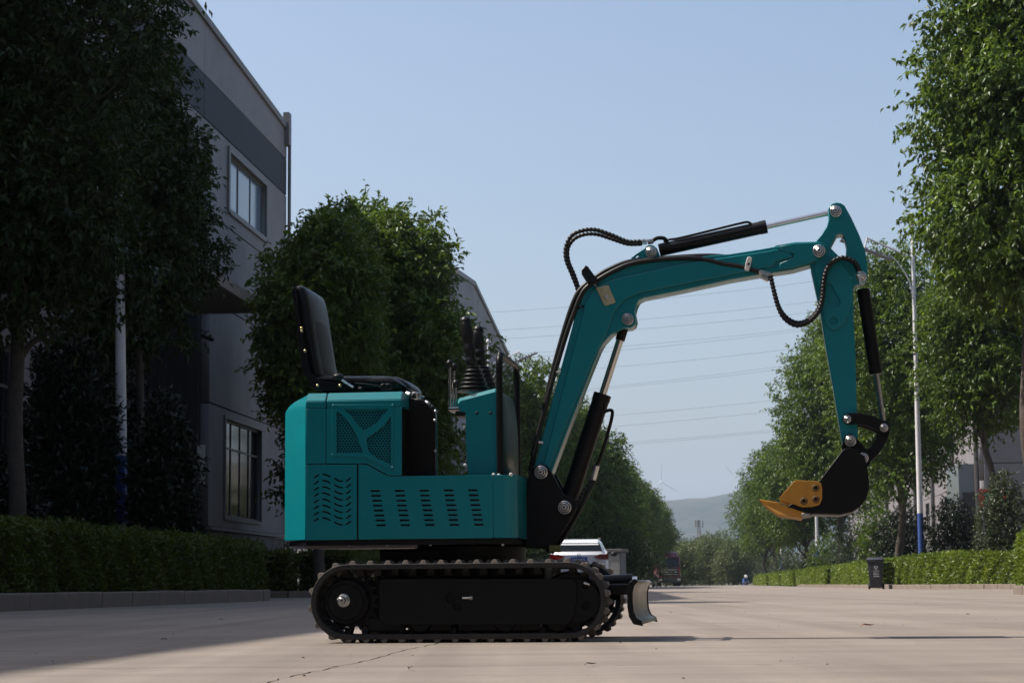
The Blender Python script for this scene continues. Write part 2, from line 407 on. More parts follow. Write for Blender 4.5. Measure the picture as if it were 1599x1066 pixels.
# =================================================================== SETTING
# road concrete: pale warm grey, drag marks across, stains
def road_mat(name, c, street_rot=True):
    m = bpy.data.materials.new(name); m.use_nodes = True
    t = m.node_tree; b = t.nodes['Principled BSDF']
    g = t.nodes.new('ShaderNodeNewGeometry')
    def noise(sc, det, mp=None, ro=0.6):
        n = t.nodes.new('ShaderNodeTexNoise'); n.inputs['Scale'].default_value = sc; n.inputs['Detail'].default_value = det; n.inputs['Roughness'].default_value = ro
        if mp:
            k = t.nodes.new('ShaderNodeMapping'); k.inputs['Scale'].default_value = mp; k.inputs['Rotation'].default_value = (0, 0, A_ST)
            t.links.new(g.outputs['Position'], k.inputs[0]); t.links.new(k.outputs[0], n.inputs['Vector'])
        else: t.links.new(g.outputs['Position'], n.inputs['Vector'])
        return n.outputs['Fac']
    def mr(x, a, b_, lo, hi):
        k = t.nodes.new('ShaderNodeMapRange'); k.inputs[1].default_value = a; k.inputs[2].default_value = b_; k.inputs[3].default_value = lo; k.inputs[4].default_value = hi
        t.links.new(x, k.inputs[0]); return k.outputs[0]
    def mul(x, y):
        k = t.nodes.new('ShaderNodeMath'); k.operation = 'MULTIPLY'; t.links.new(x, k.inputs[0]); t.links.new(y, k.inputs[1]); return k.outputs[0]
    v = mr(noise(0.35, 6), 0.3, 0.7, 0.86, 1.12)
    v = mul(v, mr(noise(1.0, 5, (0.35, 3.5, 1)), 0.35, 0.7, 1.08, 0.86))
    v = mul(v, mr(noise(9, 8, (0.6, 2.2, 1), 0.7), 0.3, 0.72, 1.08, 0.88))
    v = mul(v, mr(noise(140, 3), 0.3, 0.7, 0.93, 1.07))
    # tyre tracks: long soft bands along the street, broken up
    k_ = t.nodes.new('ShaderNodeMapping'); k_.inputs['Rotation'].default_value = (0, 0, A_ST); k_.inputs['Scale'].default_value = (1.5, 0.035, 1)
    t.links.new(g.outputs['Position'], k_.inputs[0])
    nn = t.nodes.new('ShaderNodeTexNoise'); nn.inputs['Scale'].default_value = 2.2; nn.inputs['Detail'].default_value = 6; nn.inputs['Distortion'].default_value = .3
    t.links.new(k_.outputs[0], nn.inputs['Vector']); v = mul(v, mr(nn.outputs['Fac'], 0.38, 0.66, 1.07, 0.84))
    v = mul(v, mr(noise(30, 6, None, .8), 0.60, 0.75, 1.0, 0.72))
    st = mr(noise(2.3, 9, (1.0, 1.0, 1), 0.75), 0.58, 0.76, 1.0, 0.62)
    v = mul(v, st)
    h = t.nodes.new('ShaderNodeHueSaturation'); h.inputs['Color'].default_value = (*c, 1)
    t.links.new(v, h.inputs['Value']); t.links.new(h.outputs[0], b.inputs['Base Color'])
    b.inputs['Roughness'].default_value = 0.82; b.inputs['Specular IOR Level'].default_value = 0.25
    bp = t.nodes.new('ShaderNodeBump'); bp.inputs['Strength'].default_value = 0.35; bp.inputs['Distance'].default_value = 0.004
    t.links.new(noise(90, 4), bp.inputs['Height']); t.links.new(bp.outputs[0], b.inputs['Normal'])
    MATS[name] = m
    return m
ROAD = road_mat('road_concrete', (0.228, 0.194, 0.165))
GROUND = mat('ground_mix', (0.10, 0.09, 0.06), 0.95, var=0.3, vscale=0.05, dirt=(0.05, 0.07, 0.025), dirt_amt=0.8, dscale=0.02)
CRACK = mat('joint_filler', (0.11, 0.092, 0.08), 0.95, var=0.3, vscale=9)

bm = bmesh.new(); add_box(bm, -4500, 4500, -300, 8500, -0.6, -0.02)
g_ = from_bm('ground', bm, GROUND); tag(g_, kind='structure')

# road made of cast slabs with joints along the street
road = empty('road', S(0, 0, 0), -A_ST); tag(road, kind='structure')
bm = bmesh.new(); add_box(bm, -40, 40, -30, 330, -0.019, -0.012); from_bm('joint_filler', bm, CRACK, road)
rng = random.Random(5)
ue = [-32.05, -25.05, -18.05, -11.0, -5.55, -1.05, 3.45, 8.2, 14, 22, 30]
vlines = [-28, -18, -12, -7, -3, 1, 6.0, 12.2, 18.3, 24.5, 30.5, 36.6, 43, 49, 55, 61, 67, 73, 79, 85, 91, 97, 104, 115, 130, 150, 170, 195, 225, 260, 320]
jit = {}
def edge_u(k, v):
    key = (k, round(v, 3))
    if key not in jit: jit[key] = rng.uniform(-0.004, 0.004) + (0.012 * math.sin(v * 3.1) + 0.012 * rng.uniform(-1, 1) if ue[k] == -1.05 else 0)
    return ue[k] + jit[key]
for k in range(len(ue) - 1):
    for a, b in zip(vlines[:-1], vlines[1:]):
        near = b < 14 and -6 < ue[k] < 4
        nseg = 60 if near else 1
        bm = bmesh.new(); L_ = []; R_ = []
        for i in range(nseg + 1):
            v = a + 0.003 + (b - a - 0.006) * i / nseg
            gl = rng.uniform(0.001, 0.006) if near else 0.004
            gr = rng.uniform(0.001, 0.006) if near else 0.004
            L_.append((edge_u(k, v) + gl, v)); R_.append((edge_u(k + 1, v) - gr, v))
        top_l = [bm.verts.new((p[0], p[1], 0)) for p in L_]; top_r = [bm.verts.new((p[0], p[1], 0)) for p in R_]
        bl = [bm.verts.new((p[0], p[1], -0.0118)) for p in L_]; br = [bm.verts.new((p[0], p[1], -0.0118)) for p in R_]
        for i in range(nseg):
            bm.faces.new((top_l[i], top_r[i], top_r[i+1], top_l[i+1])); bm.faces.new((bl[i], bl[i+1], top_l[i+1], top_l[i])[::-1])
            bm.faces.new((br[i], br[i+1], top_r[i+1], top_r[i]))
        bm.faces.new((bl[0], br[0], top_r[0], top_l[0])); bm.faces.new((bl[-1], top_l[-1], top_r[-1], br[-1]))
        from_bm('road_slab', bm, ROAD, road)

# verges behind the kerbs
def verge(name, poly, z=0.10):
    bm = bmesh.new(); t_ = [bm.verts.new(S(p[0], p[1], z)) for p in poly]; b_ = [bm.verts.new(S(p[0], p[1], -0.3)) for p in poly]
    bm.faces.new(t_)
    for i in range(len(poly)): bm.faces.new((t_[i-1], t_[i], b_[i], b_[i-1]))
    return tag(from_bm(name, bm, SOIL), kind='structure')
verge('verge_left', [(-7.75, 14), (-7.75, 36.8), (-12.7, 36.8), (-12.7, 14)])
verge('verge_left_far', [(-7.9, 46), (-7.9, 300), (-13.9, 300), (-13.9, 46)])
verge('verge_right', [(6.75, 75), (6.75, 300), (15.8, 300), (15.8, 75)])

def kerb(name, pts, Ls=1.0, hgt=0.17, wd=0.14, seed=1):
    """Kerb of separate stones along a path of (u, v) points."""
    root = empty(name, S(pts[0][0], pts[0][1], 0), -A_ST); tag(root, kind='structure')
    rg = random.Random(seed)
    P = resample([Vector((p[0] - pts[0][0], p[1] - pts[0][1], 0)) for p in pts], Ls)
    mesh = None
    for a, b in zip(P[:-1], P[1:]):
        L = (b - a).length
        if L < 0.2: continue
        if mesh is None:
            bm = bmesh.new(); add_box(bm, 0.006, Ls - 0.006, -wd/2, wd/2, -0.05, hgt, 0.018)
            o = from_bm('kerb_stone', bm, CONC, root); mesh = o.data
        else: o = obj('kerb_stone', mesh, None, root)
        d = (b - a)
        o.location = a + Vector((rg.uniform(-.008, .008), rg.uniform(-.008, .008), rg.uniform(-.008, .006)))
        o.rotation_euler = (0, rg.uniform(-.006, .006), math.atan2(d.y, d.x) + rg.uniform(-.01, .01)); o.scale = (L / Ls, 1, 1)
    return root
kerb('kerb_left', [(-7.5, 14.2), (-7.5, 36.0), (-7.7, 36.7), (-8.4, 37.0), (-11.5, 37.0)], 1.4, 0.20, 0.16, 1)
kerb('kerb_left_far', [(-11.5, 45.6), (-8.6, 45.7), (-7.8, 46.6), (-7.7, 100)], 1.2, 0.15, 0.14, 2)
kerb('kerb_right_near', [(11.5, 38.6), (6.7, 38.2), (5.9, 37.8), (5.6, 36.9), (5.55, 28)], 1.0, 0.16, 0.15, 3)
kerb('kerb_right_corner', [(9.4, 58.0), (9.1, 59.5), (8.2, 62.5), (7.2, 67.0), (6.7, 70.5), (6.55, 72.5), (7.0, 73.4)], 0.9, 0.15, 0.15, 4)
kerb('kerb_right_far', [(7.4, 74.8), (6.7, 75.0), (6.55, 76.0), (6.5, 130)], 1.2, 0.14, 0.14, 5)
verge('verge_right_corner', [(9.5, 58.0), (9.2, 59.5), (8.3, 62.5), (7.3, 67.0), (6.8, 70.5), (6.7, 72.5), (7.0, 73.2), (15.8, 73.2), (15.8, 58)])
verge('verge_right_near', [(15, 38.5), (6.75, 38.1), (6.0, 37.7), (5.7, 36.9), (5.65, 22), (15, 22)])

# ------------------------------------------------------------------ buildings
def facade_plate(name, root, u, v0, v1, z0, z1, th, m, holes=(), gap=0.022, face=1, bev=0.006):
    """Panel in a wall running along the street. Wall normal points to +u when face=1. Local frame = (u, v, z)."""
    outer = rect(v0 + gap, v1 - gap, z0 + gap, z1 - gap)
    o = plate(name, outer, 0, th, m, root, holes, bev=bev)
    # plate local (x=v, y=depth, z) -> rotate so x runs along +v and y runs away from the street
    o.rotation_euler = (0, 0, R(90))
    o.location = (u, 0, 0)      # local y (depth) turns to -u
    if face < 0: o.location = (u + th, 0, 0)
    return o

# --- building 1: grey panelled factory, left
U1 = -14.0
B1 = empty('factory_building', S(U1, 69.8, 0), -A_ST)
tag(B1, 'big grey panel-clad factory with a dark stripe and canopy at left, nearest building', 'building')
def v1(v): return v - 71.0
cols = [71.0, 58.8, 46.5, 34.2, 21.9, 9.6, -2.7, -15.0, -27.3]
def ztop(v): return 16.15 + (71 - v) * 0.045 if v > 22 else 15.45
bm = bmesh.new(); add_box(bm, -26, -0.30, v1(-27.3), v1(70.9), 8.6, 15.9); 
add_box(bm, -26, -0.30, v1(59.7), v1(70.9), -0.1, 8.65); add_box(bm, -26, -0.30, v1(-27.3), v1(46.3), -0.1, 8.65); add_box(bm, -26, -1.9, v1(46.3), v1(59.7), -0.1, 8.65)
from_bm('wall_core', bm, mat('wall_inner', (0.12, 0.115, 0.115), 0.8), B1)
rows = [(2.0, 5.6), (5.6, 8.62), (8.62, 11.15), (11.15, 13.85), (13.85, 15.15)]
win_up = (62.0, 67.4, 11.75, 13.5); win_lo = (61.8, 66.9, 2.35, 5.3)
for ci in range(len(cols) - 1):
    a, b = cols[ci + 1], cols[ci]
    for ri, (z0, z1) in enumerate(rows):
        if ci == 1 and z1 < 8.7: continue            # entrance recess
        if ci == 0 and z1 < 8.7: a2 = 59.72
        else: a2 = a
        holes = []
        for wd in ([win_up] if ci == 0 else []):
            if z0 < wd[2] < z1: holes.append(rect(v1(wd[0]), v1(wd[1]), wd[2], wd[3])[::-1])
        if ri == 0 and ci == 0: holes.append(rect(v1(win_lo[0]), v1(win_lo[1]), win_lo[2], win_lo[3])[::-1])
        if ri == 0 and ci == 2: holes.append(rect(v1(38.0), v1(42.5), 2.4, 5.2)[::-1])
        o = facade_plate('wall_panel', B1, 0, v1(a2), v1(b), z0, z1, 0.26, BAND if ri == 4 else WALL, holes)
        if ri == 4: o['label'] = 'dark slate stripe panel'
    # top panel follows the low gable
    outer = [(v1(a) + .012, 15.16), (v1(b) - .012, 15.16), (v1(b) - .012, ztop(b)), (v1(a) + .012, ztop(a))]
    o = plate('wall_panel', outer, 0, 0.26, WALL, B1); o.rotation_euler = (0, 0, R(90))
    outer = [(v1(a) + .004, ztop(a) + .004), (v1(b) - .004, ztop(b) + .004), (v1(b) - .004, ztop(b) + .22), (v1(a) + .004, ztop(a) + .22)]
    o = plate('parapet_cap', outer, -0.08, 0.5, TRIM, B1); o.rotation_euler = (0, 0, R(90))
# base blocks
rg = random.Random(3)
for ci in (0, 2):
    a, b = (59.75, 71) if ci == 0 else (34.2, 46.4)
    nrow = 4; bl = 1.2; mesh = None
    for rr_ in range(nrow):
        x = a - (0.6 if rr_ % 2 else 0)
        while x < b - 0.1:
            xa, xb = max(a, x), min(b, x + bl); x += bl
            if xb - xa < 0.15: continue
            if abs(xb - xa - bl) < 0.01 and mesh:
                o = obj('base_block', mesh, None, B1)
            else:
                bm = bmesh.new(); add_box(bm, -0.10, 0.0, 0.006, xb - xa - 0.006, 0.006, 0.455, 0.012)
                o = from_bm('base_block', bm, STONEB, B1)
                if abs(xb - xa - bl) < 0.01: mesh = o.data
            o.location = (rg.uniform(0.02, 0.04), v1(xa), rr_ * 0.47 + 0.02)
    box('ledge', -0.1, 0.10, v1(a), v1(b), 1.905, 1.995, TRIM, B1, 0.01)
def window(root, u, va, vb, z0, z1, nv, transom, glass, fm, face=1, name='window', depth=0.12):
    """Window set into a street wall: frame, bars, pane."""
    W = vb - va; fr = 0.07
    bm = bmesh.new()
    add_box(bm, -0.06, 0.03, 0, W, -0.0, fr); add_box(bm, -0.06, 0.03, 0, W, z1 - z0 - fr, z1 - z0)
    add_box(bm, -0.06, 0.028, 0, fr, fr + .001, z1 - z0 - fr - .001); add_box(bm, -0.06, 0.028, W - fr, W, fr + .001, z1 - z0 - fr - .001)
    wo = from_bm(name, bm, fm, root, loc=(u - face * depth, va, z0))
    bm = bmesh.new()
    for k in range(1, nv): add_box(bm, -0.05, 0.02, W * k / nv - 0.03, W * k / nv + 0.03, fr + .002, z1 - z0 - fr - .002)
    if transom: add_box(bm, -0.049, 0.021, fr + .002, W - fr - .002, transom - 0.03, transom + 0.03)
    from_bm('glazing_bar', bm, fm, wo)
    pane_w = W / nv
    for k in range(nv):
        bm = bmesh.new(); add_box(bm, -0.02, -0.01, pane_w * k + 0.031, pane_w * (k + 1) - 0.031, fr * .5, z1 - z0 - fr * .5)
        p = from_bm('pane', bm, glass, wo); p.rotation_euler = (0, 0, rg.uniform(-.002, .002))
    return wo
window(B1, 0, v1(win_up[0]), v1(win_up[1]), win_up[2], win_up[3], 3, None, GLASSB, FRAMEL, 1)
# light surround
bm = bmesh.new()
for (a, b, c, d) in ((win_up[0] - .18, win_up[1] + .18, win_up[3], win_up[3] + .16), (win_up[0] - .18, win_up[1] + .18, win_up[2] - .16, win_up[2]),
                     (win_up[0] - .18, win_up[0], win_up[2] + .001, win_up[3] - .001), (win_up[1], win_up[1] + .18, win_up[2] + .001, win_up[3] - .001)):
    add_box(bm, -0.02, 0.07, v1(a), v1(b), c, d)
from_bm('window_surround', bm, FRAMEL, B1)
window(B1, 0, v1(win_lo[0]), v1(win_lo[1]), win_lo[2], win_lo[3], 4, 2.1, GLASS, FRAME, 1)
bm = bmesh.new()
for (a, b, c, d) in ((win_lo[0] - .12, win_lo[1] + .12, win_lo[3], win_lo[3] + .1), (win_lo[0] - .12, win_lo[1] + .12, win_lo[2] - .1, win_lo[2]),
                     (win_lo[0] - .12, win_lo[0], win_lo[2] + .001, win_lo[3] - .001), (win_lo[1], win_lo[1] + .12, win_lo[2] + .001, win_lo[3] - .001)):
    add_box(bm, -0.02, 0.05, v1(a), v1(b), c, d)
from_bm('window_surround', bm, FRAMEL, B1)
window(B1, 0, v1(38.0), v1(42.5), 2.4, 5.2, 4, 2.0, GLASS, FRAME, 1)
# entrance recess: dark shutter, grey cladding return wall, door
box('shutter', -1.89, -1.80, v1(46.5), v1(57.6), 0, 7.6, DOORM, B1)
bm = bmesh.new()
for k in range(5): add_box(bm, -1.9 + k * 0.32 + .006, -1.9 + (k + 1) * 0.32 - .006, v1(59.55), v1(59.70), 1.7 if k > 1 else 0, 8.45)
from_bm('cladding_strip', bm, COLM, B1)
for k in range(1): pass
box('corner_trim', -1.93, -1.83, v1(57.7), v1(57.8), 0, 7.6, TRIM, B1)
box('door_frame', -1.25, -0.75, v1(59.42), v1(59.54), 0, 4.1, FRAMEL, B1)
box('notice_board', -0.28, -0.06, v1(59.49), v1(59.545), 3.2, 4.35, WHITEPL, B1)
bm = bmesh.new(); add_box(bm, -0.0, 2.0, v1(38.0), v1(57.5), 7.95, 8.02); 
from_bm('canopy_soffit', bm, mat('soffit', (0.10, 0.095, 0.09), 0.7), B1)
bm = bmesh.new(); add_box(bm, 2.001, 2.08, v1(37.95), v1(57.58), 7.9, 8.2); add_box(bm, 0.02, 2.0, v1(57.501), v1(57.58), 7.9, 8.2); add_box(bm, 0.02, 2.0, v1(37.95), v1(57.5), 8.021, 8.16)
from_bm('canopy', bm, mat('canopy_fascia', (0.2, 0.175, 0.155), 0.6, var=0.1), B1)
# corner downpipe and joint post
cyl('downpipe', (0.12, v1(70.9), 0.2), (0.12, v1(70.9), 15.6), 0.06, TRIM, B1, seg=10)
bm = bmesh.new(); add_box(bm, -0.05, 0.16, v1(70.6), v1(71.02), 15.6, 16.75); from_bm('gutter_head', bm, TRIM, B1)
# camera-side end of facade camera (small security camera on the canopy corner)
bm = bmesh.new(); add_cyl(bm, (-0.1, v1(59.2), 7.5), (0.25, v1(59.1), 7.35), 0.06, seg=10); add_cyl(bm, (-0.1, v1(59.5), 7.6), (-0.1, v1(59.2), 7.5), 0.025, seg=8)
tag(from_bm('security_camera', bm, PLAST), 'small dark security camera under the factory canopy by the grey cladding', 'camera')
bpy.data.objects['security_camera'].location = S(U1, 69.8, 0); bpy.data.objects['security_camera'].rotation_euler = (0, 0, -A_ST)

# --- building 2: gabled factory farther along
B2 = empty('gabled_factory_building', S(-14, 96, 0), -A_ST)
tag(B2, 'pale grey factory with a gable roof edge beyond the left trees', 'building')
def g2(v): return (17.0 + (v - 96) * (19.7 - 17.0) / 36.0) if v < 132 else 19.7 - (v - 132) * 0.082
bm = bmesh.new()
vs = [96, 132, 170]
prof = [(0, -0.1)] + [(v - 96, g2(v) - 0.3) for v in vs] + [(74, -0.1)]
fr = [bm.verts.new((-0.26, p[0], p[1])) for p in prof]; bk = [bm.verts.new((-30, p[0], p[1])) for p in prof]
bm.faces.new(fr); bm.faces.new(bk)
for i in range(len(prof)): bm.faces.new((fr[i-1], fr[i], bk[i], bk[i-1]))
from_bm('wall_core', bm, WALL, B2)
edges = [96, 108, 120, 132, 144.5, 157, 170]
for a, b in zip(edges[:-1], edges[1:]):
    for z0, z1 in ((0, 4.4), (4.4, 8.8), (8.8, 12.6), (12.6, 16.4)):
        o = facade_plate('wall_panel', B2, 0, a - 96, b - 96, z0, z1, 0.25, WALL, gap=0.03)
    o = plate('wall_panel', [(a - 96 + .03, 16.43), (b - 96 - .03, 16.43), (b - 96 - .03, g2(b)), (a - 96 + .03, g2(a))], 0, 0.25, WALL, B2); o.rotation_euler = (0, 0, R(90))
for a, b in ((96, 132), (132, 170)):
    o = plate('roof_edge', [(a - 96, g2(a) + .004), (b - 96, g2(b) + .004), (b - 96, g2(b) + .3), (a - 96, g2(a) + .3)], -0.1, 0.5, TRIM, B2); o.rotation_euler = (0, 0, R(90))
for k in range(8):
    box('end_panel', -(k + 1) * 3.6 + .02, -k * 3.6 - .02 - (0.26 if k == 0 else 0), -0.2, -0.02, 0, 16.9, WALL, B2)

# --- right building
B3 = empty('long_factory_building', S(17, 124, 0), -A_ST)
tag(B3, 'long grey factory behind the right-hand trees with small sunlit windows', 'building')
box('wall_core', 0.26, 30, 0.1, 110, -0.1, 12.3, WALL, B3)
for k in range(8):
    a = k * 11.5; b = a + 11.5
    for j, (z0, z1) in enumerate(((0, 3.4), (3.4, 6.2), (6.2, 9.2), (9.2, 12.4))):
        holes = [rect(a + 3.5, a + 6.0, 3.9, 5.9)[::-1]] if j == 1 else ()
        o = plate('wall_panel', rect(a + .03, b - .03, z0 + .02, z1 - .02), 0, 0.25, WALL, B3, holes, bev=0.006)
        o.rotation_euler = (0, 0, R(90)); o.location = (0.25, 0, 0)
    window(B3, 0, a + 3.5, a + 6.0, 3.9, 5.9, 2, None, GLASS, FRAME, -1)
    cyl('downpipe', (-0.15, a + 0.2, 0), (-0.15, a + 0.2, 12), 0.13, FRAME, B3, seg=8)
for k in range(5):
    for z0, z1 in ((0, 4.0), (4.0, 7.2), (7.2, 9.2), (9.2, 12.4)):
        box('end_panel', k * 5 + .03 + (.26 if k == 0 else 0), k * 5 + 4.97, -0.14, 0.08, z0 + .03, z1 - .03, mat('wall_mid_grey', (0.14, 0.135, 0.14), 0.6, var=0.08, vscale=.5), B3)
box('glazed_bay', -1.2, -0.02, 0.3, 6.0, 0, 7.2, mat('bay_grey', (0.14, 0.16, 0.165), 0.3), B3, 0.02)
box('bay_door', -1.0, -0.3, 0.18, 0.29, 0, 5.5, DOORM, B3)
# steel access ladder against it
lad = empty('access_ladder', S(19.6, 123, 0), -A_ST); tag(lad, 'white steel access ladder with hoops on the grey factory wall at right edge', 'ladder')
for s in (0, 0.55): cyl('rail', (s, 0, 2.5), (s, 0, 12.8), 0.03, POLEW, lad, seg=8)
mesh = None
for k in range(26):
    if mesh is None: o = cyl('rung', (0, 0, 0), (0.55, 0, 0), 0.02, POLEW, lad, seg=6); mesh = o.data
    else: o = obj('rung', mesh, None, lad)
    o.location = (0, 0, 2.8 + k * 0.39)
for k in range(9):
    tube('hoop', [(0, 0, 3.5 + k * 1.05), (-0.1, -0.5, 3.5 + k * 1.05), (0.275, -0.8, 3.5 + k * 1.05), (0.65, -0.5, 3.5 + k * 1.05), (0.55, 0, 3.5 + k * 1.05)], 0.03, POLEW, lad, seg=6, n=4)
# red sign
sg = empty('red_notice_sign', S(15.6, 113, 0), -A_ST); tag(sg, 'red framed notice sign with a pale green panel behind the right bushes', 'sign')
box('post', -0.04, 0.04, -0.04, 0.04, 0.0, 4.0, POLEW, sg); box('board', -0.2, 1.3, -0.12, -0.05, 4.0, 5.2, SIGNR, sg, 0.02)
box('panel', 0.1, 1.1, -0.135, -0.123, 4.1, 4.95, SIGNG, sg)
bm = bmesh.new()
for k in range(4):
    x = 0.22 + k * 0.2
    add_box(bm, x, x + 0.14, -0.141, -0.1365, 4.42, 4.45); add_box(bm, x, x + 0.14, -0.141, -0.1365, 4.54, 4.57); add_box(bm, x + 0.055, x + 0.085, -0.1405, -0.136, 4.32, 4.66)
from_bm('lettering', bm, WHITEPL, sg)

# white shed glimpsed under the machine body
sh = empty('white_shed', S(-15.4, 88, 0), -A_ST); tag(sh, 'small white gabled shed seen beneath the machine body between the left factories', 'shed')
box('wall', -2.2, 2.2, 0, 3, 0, 1.75, mat('white_wall', (0.75, 0.74, 0.72), 0.6), sh)
bm = bmesh.new(); P = [(-2.6, 1.75), (0, 2.6), (2.6, 1.75)]
fr = [bm.verts.new((p[0], -0.3, p[1])) for p in P]; bk = [bm.verts.new((p[0], 3.3, p[1])) for p in P]
bm.faces.new(fr); bm.faces.new(bk[::-1])
for i in range(3): bm.faces.new((fr[i-1], fr[i], bk[i], bk[i-1]))
from_bm('roof', bm, mat('white_wall', (0.75, 0.74, 0.72), 0.6), sh)

# =================================================================== TREES
SW = lambda px, Y: ground_at(px, Y)
G_L = 'street trees along the left side'; G_R = 'street trees along the right side'
# near left trees, own crowns
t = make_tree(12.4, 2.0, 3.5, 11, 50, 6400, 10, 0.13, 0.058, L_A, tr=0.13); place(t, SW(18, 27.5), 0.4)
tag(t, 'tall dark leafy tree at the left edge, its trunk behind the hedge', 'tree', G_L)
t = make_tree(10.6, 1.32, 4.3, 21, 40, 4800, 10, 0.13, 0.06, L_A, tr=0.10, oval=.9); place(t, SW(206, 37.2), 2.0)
tag(t, 'dark leafy tree around the white and blue pole at left', 'tree', G_L)
# mid trees
base = make_tree(11.0, 2.05, 1.2, 33, 54, 7500, 9, 0.18, 0.085, L_B, tr=0.16, shell=0.45, lob=(.24, .52), oval=.95)
place(base, SW(612, 57.5), 1.1, 1.12, 1.04)
tag(base, 'bushy sunlit-topped tree rising behind the control levers', 'tree', G_L)
t = make_tree(8.75, 1.36, 4.0, 37, 44, 5000, 9, 0.16, 0.075, L_B, tr=0.14, shell=0.5, oval=1.0); place(t, SW(503, 46.5), 1.1)
tag(t, 'round-crowned tree behind the seat of the machine, nearest the factory corner', 'tree', G_L)
t = copy_tree(base); place(t, SW(562, 63), 2.1, 1.12, 1.17); t['label'] = 'taller tree between the two crowns behind the seat'
base2 = make_tree(12.0, 3.3, 3.0, 47, 44, 3800, 9, 0.20, 0.09, L_B, tr=0.18, shell=0.5)
place(base2, SW(836, 104), 0.5, 0.95, 1.0)
tag(base2, 'tree just right of the handrail, first beyond the gabled factory', 'tree', G_L)
far_left = [(868, 118, .95), (893, 130, .95), (912, 143, 1.0), (932, 158, 1.0), (950, 174, 0.98), (968, 192, .97), (986, 210, .98), (1004, 226, .95), (1020, 246, .9)]
lbl = ['tree behind the foot of the teal boom', 'tree seen between the boom and its lift cylinder', 'tree behind the upper half of the lift cylinder',
       'tree right of the lift cylinder, above the white car', 'tree above the right side of the white car', 'tree with a bright green top at the lamp head right of the car', 'dense round tree left of the distant turbine mast',
       'tree directly left of the truck lane', 'last small left tree above the dark red truck']
for i, ((px, Y, s), lb) in enumerate(zip(far_left, lbl)):
    t = copy_tree(base2 if i % 2 else base); k = 1.0 if i % 2 else 1.08
    place(t, SW(px, Y), i * 1.7, s * k * (1.0 if i % 2 else 1.4), s * k * random.Random(i).uniform(0.93, 1.03)); tag(t, lb, 'tree', G_L)
# right trees
rt1 = make_tree(17.5, 2.65, 6.3, 61, 74, 7200, 10, 0.19, 0.088, L_B, tr=0.2, lob=(0.20, 0.42), shell=0.35, droop=0.9)
place(rt1, SW(1610, 50), 0.8); tag(rt1, 'tallest tree filling the upper right corner, drooping dark leaves', 'tree', G_R)
t = make_tree(11.2, 2.1, 5.4, 71, 34, 4200, 9, 0.17, 0.08, L_B, fork=0.55, tr=0.16, droop=0.6); place(t, SW(1546, 67), 2.2)
tag(t, 'forked-trunk tree right of the tall white and blue pole', 'tree', G_R)
rt3 = make_tree(13.9, 2.85, 3.4, 83, 54, 7000, 9, 0.17, 0.075, L_B, tr=0.17, shell=0.5, droop=0.6); place(rt3, SW(1404, 80), 0)
tag(rt3, 'bushy bright-topped tree behind the bucket cylinder', 'tree', G_R)
t = copy_tree(rt3); place(t, SW(1315, 112), 2.4, 1.12, 1.14); t['label'] = 'big spreading tree directly behind the bucket'
t = copy_tree(base2); place(t, SW(1262, 140), 2.9, 1.0, .92); tag(t, 'tree behind the orange bucket teeth', 'tree', G_R)
t = copy_tree(rt3); place(t, SW(1216, 184), 4.4, 1.12, .95); t['label'] = 'dense tree left of the bucket teeth'
t = copy_tree(base2); place(t, SW(1196, 218), 1.4, 1.05, .98); tag(t, 'farthest right-hand tree, left edge against the hill', 'tree', G_R)

# unseen trees and buildings beside and behind the camera, added to cut sky light
behind = [(10.5, 33, 'unseen tree on the right verge beside the camera, added to cut sky light'), (10.5, 18, 'unseen tree on the right verge nearest the camera, added to cut sky light'), (10.2, 3, 'unseen tree right of the camera, added to cut sky light'), (10.4, -12, 'first unseen tree behind the camera on the right, added to cut sky light'),
          (10.0, -27, 'second unseen tree behind the camera on the right, added to cut sky light'), (-10.4, -14, 'first unseen tree behind the camera on the left, added to cut sky light'), (-10.6, -28, 'second unseen tree behind the camera on the left, added to cut sky light')]
for i, (u_, v_, lb) in enumerate(behind):
    t = copy_tree(rt3); place(t, S(u_, v_), i * 1.3, 1.1, 1.0); tag(t, lb, 'tree', 'unseen trees added to cut sky light')
B4 = empty('sky_blocking_warehouse', S(-24, -48, 0), -A_ST); tag(B4, 'unseen grey warehouse added behind the camera to cut sky light', 'building')  # unseen block, added to hold back sky light from behind
box('wall', 0, 48, -20, 0, -.1, 15, STONEB, B4)
for k in range(7):
    box('window', 3 + k * 6.4, 6 + k * 6.4, 0.003, .06, 9, 11, GLASS, B4); box('window', 3 + k * 6.4, 6 + k * 6.4, 0.003, .06, 3, 6, GLASS, B4)
box('roof', -.4, 48.4, -20.4, .4, 15.003, 15.5, TRIM, B4)
B5 = empty('sky_blocking_workshop', S(17, 88, 0), -A_ST); tag(B5, 'unseen grey workshop added right of the camera to cut sky light', 'building')  # unseen block, added to hold back sky light from the right
box('wall', 0, 16, -110, -28, -.1, 13, STONEB, B5); box('roof', -.4, 16.4, -110.4, -27.6, 13.003, 13.5, TRIM, B5)
